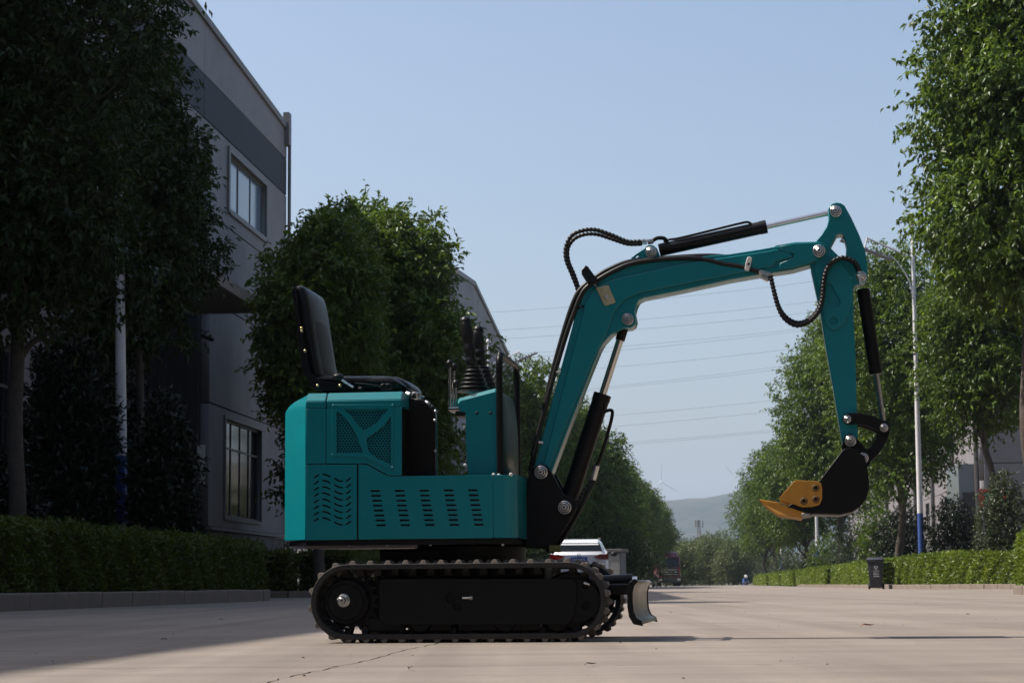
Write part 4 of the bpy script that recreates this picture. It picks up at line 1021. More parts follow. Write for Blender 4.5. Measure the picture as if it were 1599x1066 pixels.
# lattice mast
ms = empty('lattice_mast', SW(1093, 520), 0.3); tag(ms, 'grey lattice telecom mast in front of the distant hill', 'mast')
bm = bmesh.new(); Hm = 16.2
def leg(k, z): 
    r_ = 0.9 - .55 * z / Hm; a = R(45 + 90 * k); return (r_ * math.cos(a), r_ * math.sin(a), z)
for k in range(4): add_cyl(bm, leg(k, 0), leg(k, Hm), .07, .06, 5)
for j in range(9):
    z0, z1 = Hm * j / 9, Hm * (j + 1) / 9
    for k in range(4): add_cyl(bm, leg(k, z0), leg((k + 1) % 4, z1), .035, .035, 4); add_cyl(bm, leg(k, z1), leg((k + 1) % 4, z1), .035, .035, 4)
from_bm('lattice_frame', bm, TRIM, ms)
for k, (z, a) in enumerate(((15.2, 0), (15.4, 2.1), (15.3, 4.2), (11.4, .6), (11.3, 2.7), (11.5, 4.8), (8.2, 1.6))):
    bm = bmesh.new(); add_box(bm, .9, 1.1, -.2, .2, z - .9, z + .9, .03); add_cyl(bm, (0, 0, z), (.95, 0, z), .05, seg=5); o = from_bm('antenna', bm, TRIM, ms); o.rotation_euler = (0, 0, a)
# wind turbines
def turbine(px, hub_py, Y, ang, blade_px, label):
    hub = at(px, hub_py, Y); root = empty('wind_turbine', (hub.x, hub.y, 0), R(8)); L = blade_px / FPX * Y
    cyl('tower', (0, 0, 0), (0, 0, hub.z), L * .035, TURB, root, r1=L * .02, seg=14)
    bm = bmesh.new(); add_box(bm, -L * .035, L * .035, -L * .08, L * .09, hub.z - L * .03, hub.z + L * .045, L * .012); from_bm('nacelle', bm, TURB, root)
    hb = bmesh.new(); bmesh.ops.create_uvsphere(hb, u_segments=12, v_segments=8, radius=L * .045); hbo = from_bm('hub', hb, TURB, root, smooth=True); hbo.location = (0, -L * .10, hub.z)
    for k in range(3):
        bm = bmesh.new(); rings = []
        for i in range(9):
            t_ = i / 8; c = L * .6 * (.028 + .05 * math.sin(min(1, t_ * 3.2) * math.pi / 2) * (1 - t_) ** .8) * (1 if i else .7); th_ = c * .22; z = L * (.03 + .97 * t_); tw = .45 * (1 - t_)
            rings.append([(x * math.cos(tw) - y * math.sin(tw), x * math.sin(tw) + y * math.cos(tw), z) for x, y in ((-c * .35, 0), (0, th_), (c * .65, 0), (0, -th_))])
        loft(bm, rings); o = from_bm('blade', bm, TURB, hbo, smooth=True); o.rotation_euler = (0, ang + k * 2 * math.pi / 3, 0)
    return tag(root, label, 'wind turbine', 'wind turbines beyond the hill')
turbine(1032, 752, 4300, 0.02, 29, 'distant wind turbine standing above the left trees beyond the hill')
turbine(1147, 744, 4700, -0.75, 26, 'distant wind turbine whose blades poke out beside the right trees')

# power lines
lines = [(484, 470, 446), (514, 497, 478), (528, 512, 494), (553, 536, 518), (560, 541, 522), (585, 565, 549), (617, 597, 573), (619, 601, 577), (659, 645, 624), (676, 662, 641), (701, 689, 670), (705, 692, 673)]
nm = ['topmost', 'second', 'third', 'fourth', 'fifth', 'sixth', 'seventh', 'eighth', 'ninth', 'tenth', 'eleventh', 'lowest']
for (a, b, c), nn in zip(lines, nm):
    p = [at(820, a, 300), at(1000, b, 300), at(1230, c, 300)]
    # quadratic through the three points, carried on to both sides
    xs = [q.x for q in p]; cf = np.polyfit(xs, [q.z for q in p], 2); cf[0] = abs(cf[0]) * .3 + .0004
    lin = np.polyfit(xs, [q.z - cf[0] * q.x ** 2 for q in p], 1)
    pts = [(x, 300 + x * .25, (cf[0] * x * x + lin[0] * x + lin[1] - CAMH) * (300 + x * .25) / 300 + CAMH) for x in np.linspace(-70, 110, 46)]
    tag(tube('power_line', pts, 0.019, WIRE, seg=4, smooth_pts=False), nn + ' of the overhead power lines crossing the sky behind the boom', 'power line', 'overhead power lines')

# =================================================================== MINI EXCAVATOR
AX = R(7.65)
lx = Vector((math.cos(AX), -math.sin(AX), 0)); ly = Vector((math.sin(AX), math.cos(AX), 0))
EO = Vector((-0.226, 8.5, 0)) + ly * 0.46
def L(px, py, y):
    d = ray(px, py); c = CAM - EO; t = (y - c.dot(ly)) / d.dot(ly); q = c + d * t
    return (q.dot(lx), q.z)
def LP(pts, y): return [L(a, b, y) for a, b in pts]
def L3(px, py, y): a = L(px, py, y); return (a[0], y, a[1])
PXM = 1 / 376.0
ex = empty('mini_excavator', EO, -AX)
tag(ex, 'teal and black mini crawler excavator standing on the concrete road, arm raised to the right', 'mini excavator')
_pin = {}
DARKGAP = mat('dark_gap', (.012, .011, .01), .6, spec=.2)
def pin(px, py, y, r, parent=ex, name='pivot_pin', hexr=0.5, m=None, depth=0.02):
    """Washer, boss and hex head on a pivot, facing the camera side."""
    key = (round(r, 4), name, round(depth, 3), m)
    if key not in _pin:
        bm = bmesh.new()
        def ringp(h0, h1, rr, seg, idx, bev):
            n0 = len(bm.faces); add_cyl(bm, (0, -depth * h0, 0), (0, -depth * h1, 0), rr, seg=seg, bev=bev)
            bm.faces.ensure_lookup_table()
            for f in bm.faces[n0:]: f.material_index = idx
        ringp(0, .5, r, 32, 0, r * .10); ringp(.5, .54, r * .80, 32, 1, 0)
        ringp(.54, .95, r * (.70 if hexr < .8 else .9), 28 if hexr < .8 else 6, 0, r * .08); ringp(.95, 1.0, r * .52, 24, 1, 0)
        ringp(1.0, 1.45, r * .44, 6 if hexr < .8 else 20, 0, r * .05); ringp(1.45, 1.5, r * .16, 12, 1, 0)
        o = from_bm(name, bm, m or STEEL, parent, smooth=True, angle=20); o.data.materials.append(DARKGAP); _pin[key] = o.data
    else: o = obj(name, _pin[key], None, parent)
    p = L3(px, py, y - depth * .5); o.location = (p[0], y, p[2]); o.rotation_euler = (0, random.Random(px).uniform(0, 1), 0)
    return o
def bolt(px, py, y, r, parent, m=None, name='bolt'):
    key = ('b', round(r, 4), m)
    if key not in _pin:
        bm = bmesh.new(); add_cyl(bm, (0, 0, 0), (0, -r * .8, 0), r, seg=12, bev=r * .3); o = from_bm(name, bm, m or STEEL, parent, smooth=True); _pin[key] = o.data
    else: o = obj(name, _pin[key], None, parent)
    p = L3(px, py, y); o.location = p
    return o

# ---- crawler tracks
xl, zc_ = L(546, 937.5, -.46); xr_, _ = L(888, 936, -.46)
zt = L(715, 878, -.46)[1]; rt = (zt - 0.012) / 2; zc_ = rt + 0.012
x0_, x1_ = L(484, 937, -.46)[0] + rt, L(947, 937, -.46)[0] - rt
def track_path(off, n_arc=24):
    P = []
    r_ = rt + off
    for k in range(n_arc + 1): a = math.pi / 2 + math.pi * k / n_arc; P.append((x0_ + r_ * math.cos(a) * 1.0, zc_ + r_ * math.sin(a)))
    for k in range(n_arc + 1): a = -math.pi / 2 + math.pi * k / n_arc; P.append((x1_ + r_ * math.cos(a), zc_ + r_ * math.sin(a)))
    return P
peri = 2 * math.pi * rt + 2 * (x1_ - x0_)
NL = 38
lug_mesh = None
def track_at(s):
    s %= peri; Ls = x1_ - x0_
    if s < Ls: return x0_ + s, zc_ + rt, 0.0
    s -= Ls
    if s < math.pi * rt: a = math.pi / 2 - s / rt; return x1_ + rt * math.cos(a), zc_ + rt * math.sin(a), -(s / rt)
    s -= math.pi * rt
    if s < Ls: return x1_ - s, zc_ - rt, math.pi
    s -= Ls; a = -math.pi / 2 - s / rt
    return x0_ + rt * math.cos(a), zc_ + rt * math.sin(a), math.pi - s / rt
for side, (ya, yb) in (('near', (-.46, -.27)), ('far', (.27, .46))):
    outer = track_path(-0.002); inner = track_path(-0.024)
    tr = plate('crawler_track', outer, ya, yb - ya, RUBBER, ex, [inner[::-1]], bev=0.003)
    for k in range(NL):
        x, z, a = track_at((k + .3) * peri / NL)
        for hw, (q0, q1) in ((0, (ya + .002, ya + .105)), (1, (yb - .105, yb - .002))):
            xx, zz, aa = track_at((k + .3 + hw * .5) * peri / NL)
            if lug_mesh is None:
                bm = bmesh.new()
                V = [bm.verts.new(p) for p in ((-.0165, 0, -.004), (.0165, 0, -.004), (.0165, .103, -.004), (-.0165, .103, -.004), (-.0070, .003, .012), (.0070, .003, .012), (.0070, .1, .012), (-.0070, .1, .012))]
                for q in ((0,3,2,1),(4,5,6,7),(0,1,5,4),(1,2,6,5),(2,3,7,6),(3,0,4,7)): bm.faces.new([V[i] for i in q])
                bmesh.ops.bevel(bm, geom=list(bm.edges), offset=.0015, segments=1, affect='EDGES')
                o = from_bm('track_lug', bm, LUGM, tr); lug_mesh = o.data
            else: o = obj('track_lug', lug_mesh, None, tr)
            o.location = (xx, q0, zz); o.rotation_euler = (0, -aa, 0)
    for k in range(NL):
        x, z, a = track_at((k + .55) * peri / NL)
        if k == 0 and side == 'near':
            bm = bmesh.new(); prism_t = [(-.017, -.05), (.017, -.05), (.010, -.018), (-.010, -.018)]
            A_ = [bm.verts.new((p[0], -.028, p[1])) for p in prism_t]; B_ = [bm.verts.new((p[0], .028, p[1])) for p in prism_t]
            bm.faces.new(A_); bm.faces.new(B_[::-1])
            for i in range(4): bm.faces.new((A_[i-1], A_[i], B_[i], B_[i-1]))
            o = from_bm('guide_lug', bm, RUBBER, tr); gl_mesh = o.data
        else: o = obj('guide_lug', gl_mesh, None, tr)
        o.location = (x, (ya + yb) / 2, z); o.rotation_euler = (0, -a, 0)
    if side == 'near': tr['label'] = 'near rubber track, lugs coloured pale for sun and dust'
    s = 1 if side == 'near' else -1
    ym = (ya + yb) / 2
    # sprocket (left) with teeth, idler (right), rollers
    rs = rt - .034
    teeth = []
    for k in range(18):
        a = 2 * math.pi * k / 18
        for da, rr_ in ((0, rs - .022), (.10, rs - .018), (.14, rs), (.22, rs), (.26, rs - .018)): teeth.append((x0_ + rr_ * math.cos(a + da), zc_ + rr_ * math.sin(a + da)))
    sp = plate('drive_sprocket', teeth, ym - .015, .03, BLACK, ex, [circ(x0_ + .07 * math.cos(k * 1.047), zc_ + .07 * math.sin(k * 1.047), .008, 8)[::-1] for k in range(6)])
    yo = ya if side == 'near' else ya
    cyl('sprocket_hub', (x0_ - .012, ya + .03, zc_), (x0_ - .012, ya + .12, zc_), .095, BLACK, ex, seg=32, bev=.006)
    cyl('sprocket_disc', (x0_ - .012, ya + .02, zc_), (x0_ - .012, ya + .0305, zc_), .075, BLACK, ex, seg=32, bev=.003)
    for k in range(8):
        a = k * math.pi / 4 + .2; cyl('bolt', (x0_ - .012 + .082 * math.cos(a), ya + .022, zc_ + .082 * math.sin(a)), (x0_ - .012 + .082 * math.cos(a), ya + .031, zc_ + .082 * math.sin(a)), .006, BLACK, ex, seg=6)
    idl = cyl('idler_wheel', (x1_, ym - .03, zc_), (x1_, ym + .03, zc_), rs - .004, BLACK, ex, seg=40, bev=.01)
    for px_ in (653, 786, 868):
        xx = L(px_, 975, ya)[0]; rr_ = .047
        cyl('track_roller', (xx, ya + .05, .012 + .026 + rr_), (xx, yb - .05, .012 + .026 + rr_), rr_, BLACK, ex, seg=28, bev=.006)
        cyl('roller_axle', (xx, ya + .035, .012 + .026 + rr_), (xx, ya + .05, .012 + .026 + rr_), .014, BLACK, ex, seg=14, bev=.002)
# track frames
ya = -.46
hole = [circ(*L(703, 933, ya), .022, 20)[::-1]]
plate('track_frame', LP([(592, 905), (600, 903), (892, 903), (900, 908), (900, 940), (893, 968), (885, 974.5), (606, 974.5), (594, 968)], ya + .03), ya + .03, .012, BLACK, ex,
      [circ(*L(704, 932, ya + .03), .022, 20)[::-1], circ(*L(714, 947, ya + .03), .018, 20)[::-1]])
box('track_frame', x0_ + .12, x1_ - .06, -.415, -.33, .085, .245, BLACK, ex, .01); box('track_frame', x0_ + .12, x1_ - .06, .33, .43, .085, .245, BLACK, ex, .01)
plate('idler_fork', smooth2(LP([(885, 912), (912, 905), (935, 925), (938, 945), (922, 965), (890, 968)], ya + .04), 3), ya + .045, .01, BLACK, ex, [circ(*L(914, 915, ya + .04), .012, 14)[::-1], circ(*L(915, 945, ya + .04), .018, 14)[::-1]])
o = pin(536, 937, ya + .02, .027, hexr=.92, name='axle_nut', depth=.035)
bmn = cyl('grease_fitting', L3(722, 933, ya + .02), L3(735, 933, ya + .02), .004, STEEL, ex, seg=10); cyl('nut', L3(733, 933, ya + .02), L3(738, 933, ya + .02), .0095, STEEL, bmn, seg=6)
for px_, py_ in ((653, 962), (779, 962)): bolt(px_, py_, ya + .03, .008, ex, BLACK)
tube('blade_light', [L3(912, 909, ya + .04), L3(921, 912, ya + .04)], .006, STEEL, ex)
# undercarriage cross member and slew ring
box('cross_frame', -.38, .34, -.30, .30, .17, .32, BLACK, ex, .02)
cx_, _ = L(735, 860, 0)
cyl('slew_ring', (cx_, 0, .31), (cx_, 0, .405), .24, BLACK, ex, seg=40, bev=.008)
box('swivel_block', cx_ - .36, cx_ - .1, -.22, .1, .33, .39, BLACK, ex, .01)
for k in range(5):
    tube('hydraulic_hose', [(cx_ - .1 - .02 * k, -.22, .35), (cx_ - .04 - .03 * k, -.26, .29 - .01 * k), (cx_ + .02 + .03 * k, -.28, .27), (cx_ + .10 + .03 * k, -.24, .32)], .009, HOSE if k % 2 else mat('hose_olive', (.10, .10, .03), .5), ex, seg=8)
for y in (-.40, .33):
    for a, b in ((.02, .17), (.20, .40), (.43, .62), (.66, .80)):
        box('roller_guard', x0_ + (x1_ - x0_) * a + .06, x0_ + (x1_ - x0_) * b + .06, y, y + .07, .045, .10, BLACK, ex, .004)
# ---- dozer blade
bl = []
prof = [(990, 905), (984, 911), (981.5, 922), (981.5, 945), (984, 960), (990, 971), (1003, 974), (1001, 969), (993, 965), (988, 955), (986.5, 940), (986.5, 924), (989, 915), (995, 907)]
pb = LP(prof, -.45)
blade = plate('dozer_blade', [p for p in pb[::1]], -.445, .89, BARE, ex, bev=.001)
for y in (-.462, .447): plate('blade_end_plate', LP([(990, 903), (981, 910), (979.5, 922), (979.5, 946), (982, 962), (989, 974), (1004, 977), (1002, 969), (994, 964), (989.5, 954), (988, 940), (988, 924), (990.5, 914), (997, 906)], -.46), y, .015, BLACK, blade)
p = [L(1006, 975, -.45), L(1002, 972, -.45)]
for y in (-.26, .24):
    a = L(895, 935, y); b = L(985, 927, y)
    bm = bmesh.new(); add_box(bm, a[0], L(984, 930, -.45)[0] - .004, y - .02, y + .02, .19, .235, .006); from_bm('blade_arm', bm, BLACK, ex)
cyl('blade_cylinder', (.28, 0, .23), (L(975, 930, -.45)[0], 0, .25), .028, BLACK, ex, seg=20)
cyl('blade_rod', (.45, 0, .238), (L(983, 930, -.45)[0], 0, .25), .016, CHROME, ex, seg=16)

# ---- swing deck and body
YN, YF = -.44, .44
zb = L(640, 841, YN)[1]; zdk = L(700, 742, YN)[1]; zt1 = L(560, 624.5, YN)[1]; zt2 = L(560, 612.5, YN + .03)[1]
xa = L(477.5, 700, YN)[0]; xre = L(445, 700, YN + .14)[0]; xb = L(627, 700, YN)[0]; xf0 = L(770, 800, YN)[0]; xf1 = L(806, 800, YN)[0]
bm = bmesh.new()
def prism_z(bm, poly, z0, z1, poly1=None):
    a = [bm.verts.new((p[0], p[1], z0)) for p in poly]; b = [bm.verts.new((p[0], p[1], z1)) for p in (poly1 or poly)]
    bm.faces.new(a[::-1]); bm.faces.new(b)
    for i in range(len(a)): bm.faces.new((a[i-1], a[i], b[i], b[i-1]))
# rear cover: chamfered corners, rounded top edge
rx = xre; ch = .14
def rear_poly(ins): return [(xa, YN + ins), (xa, YF - ins), (rx + ins, YF - ch), (rx + ins, YN + ch)] if ins == 0 else [(xa, YN + ins), (xa, YF - ins), (rx + ins * 1.9, YF - ch - ins * .2), (rx + ins * 1.9, YN + ch + ins * .2)]
ringz = [(zb, 0), (zt1 - .035, 0), (zt1 - .01, .008), (zt1 + .012, .022), (zt2, .05)]
rr = [[bm.verts.new((p[0], p[1], z)) for p in rear_poly(i)] for z, i in ringz]
for a, b in zip(rr[:-1], rr[1:]):
    for k in range(4): bm.faces.new((a[k], a[(k+1) % 4], b[(k+1) % 4], b[k]))
bm.faces.new(rr[0][::-1]); bm.faces.new(rr[-1])
bmesh.ops.bevel(bm, geom=list(bm.edges), offset=.003, segments=2, affect='EDGES')
from_bm('rear_cover', bm, TEAL, ex, smooth=True, angle=20)
xs = L(509, 700, YN)[0]
for a, b in ((xa + .001, xs - .002), (xs + .002, xb)):
    bm = bmesh.new(); sec = [(YN, zt1 - .03), (YN, zt1), (YN + .03, zt2), (YF - .03, zt2), (YF, zt1), (YF, zt1 - .03)]
    A = [bm.verts.new((a, p[0], p[1])) for p in sec]; B = [bm.verts.new((b, p[0], p[1])) for p in sec]
    bm.faces.new(A); bm.faces.new(B[::-1])
    for i in range(6): bm.faces.new((A[i-1], A[i], B[i], B[i-1]))
    bmesh.ops.bevel(bm, geom=list(bm.edges), offset=.003, segments=2, affect='EDGES')
    from_bm('hood_top', bm, TEAL, ex, smooth=True, angle=20)
box('dark_vent_backing', xa + .005, xb - .012, YN + .04, YF - .01, zb + .005, zt1 - .032, PLAST, ex)  # black boxes behind the vents stand in for the dark hollow body
box('dark_vent_backing', xb - .01, xf0 - .005, YN + .04, YF - .01, zb + .005, zdk - .03, PLAST, ex)
def Zm(x, y): return (430 + x / 3.5525, 580 + y / 3.5525)       # from an enlarged crop to photo pixels
def PZ(pts, y=YN): return LP([Zm(*p) for p in pts], y)
TH = .008
plate('rear_side_panel', [(xa + .001, L(480, 724, YN)[1]), (xs - .002, L(480, 724, YN)[1]), (xs - .002, zt1 - .031), (xa + .001, zt1 - .031)], YN, TH, TEAL, ex)
# wave-vent panel
def wslot(pts, w_):
    P = [Vector((p[0], p[1], 0)) for p in pts]; t_, b_ = [], []
    P = catmull(P, 3)
    for i, p in enumerate(P):
        d = (P[min(i+1, len(P)-1)] - P[max(i-1, 0)]).normalized(); n = Vector((-d.y, d.x, 0))
        t_.append(p + n * w_ / 2); b_.append(p - n * w_ / 2)
    d0 = (P[1] - P[0]).normalized(); d1 = (P[-1] - P[-2]).normalized()
    q = [P[0] - d0 * w_ * .45] + b_ + [P[-1] + d1 * w_ * .45] + t_[::-1]
    return [(v.x, v.y) for v in q]
holes = []
for k in range(8):
    dy = k * 34.4
    for s_ in ([(216, 588), (228, 580), (239, 572)], [(262, 569), (276, 571), (290, 576), (303, 583)], [(328, 592), (342, 601), (356, 606), (371, 608)], [(394, 606), (406, 598), (417, 588)]):
        holes.append(PZ([(a, b + dy) for a, b in wslot(s_, 9)]))
plate('vent_panel', [(xa + .001, zb), (L(557.5, 780, YN)[0] - .001, zb), (L(557.5, 780, YN)[0] - .001, L(550, 725, YN)[1]), (xa + .001, L(480, 725, YN)[1] )], YN, TH, TEAL, ex, holes, bev=.001)
holes = []
for c, x in enumerate((528, 663, 799, 934.5, 1070)):
    for r_ in range(8):
        X, Y = x + r_ * 4.6, 661 - c * .9 + r_ * 27.2
        holes.append(PZ([(X, Y - 5), (X + 5, Y - 5.5), (X + 46, Y - 5.5), (X + 51, Y - 5), (X + 53, Y), (X + 51, Y + 5), (X + 46, Y + 5.5), (X + 5, Y + 5.5), (X + 1, Y + 5), (X - 1.5, Y)]))
pzb = L(559, 725.5, YN)
plate('side_panel', [(pzb[0] + .002, zb), (xf0 - .001, zb), (xf0 - .001, zdk), (L(608, 742, YN)[0], zdk), (L(602, 739.5, YN)[0], zdk + .006), (L(572, 726, YN)[0], L(572, 725, YN)[1]), (pzb[0] + .002, L(559, 724.6, YN)[1])], YN, TH, TEAL, ex, holes, bev=.0012)
go = PZ([(315, 187), (320, 183), (650, 183), (655, 187), (655, 540), (648, 545), (497, 476), (320, 472), (312, 462)])
gi = PZ([(322, 213), (648, 213), (648, 532), (502, 466), (322, 462)])
plate('grille_panel', [(xs + .001, L(520, 723, YN)[1]), (L(558, 723, YN)[0], L(558, 723.6, YN)[1]), (L(572, 724, YN)[0], L(572, 723, YN)[1]), (L(607, 740, YN)[0], zdk + .004), (xb, zdk + .004), (xb, zt1 - .031), (xs + .001, zt1 - .031)], YN, TH, TEAL, ex, [gi], bev=.0012)
zones = [[(343, 222), (372, 240), (410, 285), (450, 350), (480, 430), (484, 450), (340, 450), (340, 225)],
         [(378, 205), (628, 205), (600, 240), (560, 285), (488, 332), (465, 305), (425, 250)],
         [(642, 245), (642, 516), (560, 478), (516, 440), (506, 372), (560, 335), (610, 290)]]
plate('grille_frame', go, YN - .004, .0045, TEAL, ex, [PZ(z)[::-1] for z in zones], bev=.001)
holes = []
j = 0; yy = 200
def inpoly(x, y, P):
    c = False
    for i in range(len(P)):
        (x1, y1), (x2, y2) = P[i-1], P[i]
        if (y1 > y) != (y2 > y) and x < (x2 - x1) * (y - y1) / (y2 - y1) + x1: c = not c
    return c
while yy < 520:
    xx = 335 + (j % 2) * 8.5
    while xx < 650:
        if any(inpoly(xx, yy, z) for z in zones):
            c = L(*Zm(xx, yy), YN + .012); holes.append(circ(c[0], c[1], .0050, 6)[::-1])
        xx += 17.0
    yy += 14.2; j += 1
plate('perforated_sheet', PZ([(317, 188), (653, 188), (653, 538), (498, 472), (317, 466)]), YN + .0085, .0015, TEAL, ex, holes, bev=0.0, res=0)
for q in ((320, 188), (652, 186), (316, 462), (650, 532)): bolt(*Zm(*q), YN - .004, .005, ex, TEAL)
# far side and front
box('far_side_panel', xa, xb, YF - .008, YF, zb, zt1 - .031, TEAL, ex); box('far_side_panel', xb + .001, xf0, YF - .008, YF, zb, zdk, TEAL, ex)
def front_arc(off, n=10):
    r_ = .058; P = []
    for k in range(n + 1): a = -math.pi/2 + math.pi/2 * k / n; P.append((xf1 - r_ - off * 0 + (r_ - off) * math.cos(a), YN + r_ + (r_ - off) * math.sin(a)))
    for k in range(n + 1): a = math.pi/2 * k / n; P.append((xf1 - r_ + (r_ - off) * math.cos(a), YF - r_ + (r_ - off) * math.sin(a)))
    return P
pol = [(xf0 + .001, YN)] + front_arc(0) + [(xf0 + .001, YF)]
bm = bmesh.new(); prism_z(bm, pol, zb, zdk); bmesh.ops.bevel(bm, geom=[e for e in bm.edges if abs(e.verts[0].co.z - e.verts[1].co.z) < 1e-5], offset=.003, segments=2, affect='EDGES'); from_bm('front_skirt', bm, TEAL, ex, smooth=True)
bm = bmesh.new(); pol = [(rx + .02, YN + ch), (xa, YN + .01), (xf1 - .07, YN + .01), (xf1 - .01, YN + .07), (xf1 - .01, YF - .07), (xf1 - .07, YF - .01), (xa, YF - .01), (rx + .02, YF - ch)]
prism_z(bm, pol, zb - .024, zb - .002); from_bm('deck_plate', bm, BLACK, ex)
box('drip_rail', L(451, 849, YN)[0], L(650, 848, YN)[0], YN + .03, YN + .045, zb - .036, zb - .0245, mat('rail_grey', (.12, .12, .13), .5, .5), ex)
for px_ in (490, 545, 605, 672, 785): bolt(px_, 850, YN + .03, .006, ex)
# engine side plate and fittings in the foot well
ye = -.27
plate('engine_side_plate', LP([(628, 619), (645, 622), (668, 632), (680, 645), (680, 744), (628, 744)], ye), ye, .012, BLACKP, ex)
box('engine_bay', L(630, 700, ye)[0], L(642, 700, ye)[0], ye + .02, .3, zdk - .02, L(640, 634, ye)[1], PLAST, ex, .01)
for q in ((629, 631), (629, 685), (629, 738), (680, 642), (679, 656), (680, 704)): bolt(*q, ye, .006, ex)
cyl('filler_cap', L3(649, 626, -.2), L3(649, 612.5, -.2), .021, CHROME, ex, seg=24, bev=.003)
for k, (a, b) in enumerate(((636, 614), (641, 616), (634, 619), (664, 628), (671, 634), (676, 640))): cyl('valve_fitting', L3(a, b, -.22), L3(a + 5, b + 3, -.24), .011 - .001 * (k % 3), PLAST if k % 3 else STEEL, ex, seg=10, bev=.002)
tube('fuel_hose', [L3(632, 616, -.2), L3(645, 624, -.25), L3(660, 626, -.26), L3(672, 640, -.25)], .007, HOSE, ex)

# ---- control console
yc0, yc1 = -.30, .22
cons = LP([(714, 623), (716, 620.5), (773, 605.5), (776, 607), (776, 744), (731, 744), (731, 735), (728, 700), (727, 643.5), (718, 643), (716, 636)], yc0)
bm = bmesh.new()
A = [bm.verts.new((p[0], yc0, p[1])) for p in cons]; B = [bm.verts.new((p[0], yc1, p[1])) for p in cons]
bm.faces.new(A); bm.faces.new(B[::-1])
for i in range(len(A)): bm.faces.new((A[i-1], A[i], B[i], B[i-1]))
bmesh.ops.recalc_face_normals(bm, faces=bm.faces)
te = [e for e in bm.edges if abs(e.verts[0].co.y - e.verts[1].co.y) < 1e-5 and min(e.verts[0].co.z, e.verts[1].co.z) > L(716, 624, yc0)[1]]
bmesh.ops.bevel(bm, geom=te, offset=.016, segments=1, affect='EDGES', profile=.5)
from_bm('control_console', bm, TEAL, ex)
for q in ((745, 644.5), (766, 644.5)): bolt(*q, yc0, .006, ex, BLACK)
for q in ((725, 666), (726.5, 726)): bolt(*q, yc0 + .01, .007, ex, WHITEPL)
sh_ = LP([(777, 609), (779, 611), (781, 622), (784, 650), (785.5, 672), (786, 700), (786, 744), (777, 744)], yc0 + .02)
plate('front_shield', sh_, yc0 + .012, yc1 - yc0 - .02, mat('shield_dark_teal', (.002, .036, .034), .4, spec=.2), ex, bev=.004)
hr = LP([(781, 744), (781, 600), (781, 566)], yc0 - .01); r_h = .0145
xh = hr[0][0]; ztop_h = L(781, 552, yc0)[1]
tube('handrail', [(xh, yc0 - .01, zdk - .02), (xh, yc0 - .01, ztop_h - .15), (xh, yc0 - .01, ztop_h - .045), (xh, yc0 + .01, ztop_h - .012), (xh, yc0 + .05, ztop_h), (xh, .0, ztop_h), (xh, yc1 - .03, ztop_h), (xh, yc1 + .012, ztop_h - .012), (xh, yc1 + .032, ztop_h - .045), (xh, yc1 + .032, ztop_h - .15), (xh, yc1 + .032, zdk)], r_h, BLACK, ex, seg=16, n=6)
for q in ((771, 741), (779, 742), (798, 740.5)): bolt(*q, YN + .01, .0075, ex, WHITEPL)
# joysticks with bellows
for y, pth, bt in ((-.2, [(737, 578), (735, 560), (731, 530), (728, 512), (727, 502)], 740), (.06, [(752, 578), (750, 560), (748, 540), (746, 525), (747, 516)], 755)):
    jy = empty('joystick'); jy.parent = ex
    bm = bmesh.new(); z_ = L(bt, 612, y)[1]; zt_ = L(bt, 572, y)[1]; cxb = L(bt, 600, y)[0]; ncv = 6
    Pp, rd = [], []
    for k in range(ncv * 6 + 1):
        t_ = k / (ncv * 6); base_r = .073 - .041 * t_; w_ = .5 + .5 * math.cos(2 * math.pi * t_ * ncv)
        Pp.append((cxb - .0 * t_, y, z_ + (zt_ - z_) * t_)); rd.append(base_r - .011 * (1 - w_) if k < ncv * 6 else .02)
    add_tube(bm, Pp, rd, 28); from_bm('bellows', bm, PLAST, jy, smooth=True, angle=80)
    P3 = [L3(a, b, y) for a, b in pth]
    bm = bmesh.new(); PP = catmull(P3, 6); n_ = len(PP)
    add_tube(bm, PP, [.019 + .005 * math.sin(3.2 * i / n_) + (.003 * math.sin(i * 1.6) if i < n_ * .55 else .003) - (.006 if i >= n_ - 1 else 0) for i in range(n_)], 16)
    b3 = bmesh.new(); bmesh.ops.create_uvsphere(b3, u_segments=14, v_segments=10, radius=.024); bmesh.ops.translate(b3, verts=b3.verts, vec=PP[-1]); merge(bm, b3)
    from_bm('grip', bm, PLAST, jy, smooth=True, angle=80)
    cyl('thumb_switch', PP[-2] + Vector((.012, -.01, 0)), PP[-2] + Vector((.02, -.014, .004)), .006, PLAST, jy, seg=8)
# lever bank
for k, (xb_, xt_, yt_, y) in enumerate(((703, 702, 568, -.28), (707, 709, 573, -.20), (711, 712, 599, -.26))):
    lv = tube('lever', [L3(xb_, 640, y), L3((xb_ + xt_) / 2, (640 + yt_) / 2, y), L3(xt_, yt_ + 4, y)], .0065, CHROME, ex, seg=10)
    b3 = bmesh.new(); bmesh.ops.create_uvsphere(b3, u_segments=14, v_segments=10, radius=.0145); bmesh.ops.scale(b3, verts=b3.verts, vec=(1, 1, 1.25)); o = from_bm('lever_knob', b3, PLAST, lv, smooth=True); o.location = L3(xt_, yt_, y)
a = L(701, 641, -.28); b = L(721, 636, -.28); box('lever_bracket', a[0], b[0], -.30, -.16, a[1] - .003, b[1], CHROME, ex, .003)
box('bracket_foot', L(712, 643, -.28)[0], L(728, 643, -.28)[0], -.3, -.18, L(712, 650, -.28)[1], a[1] - .004, BLACK, ex, .003)

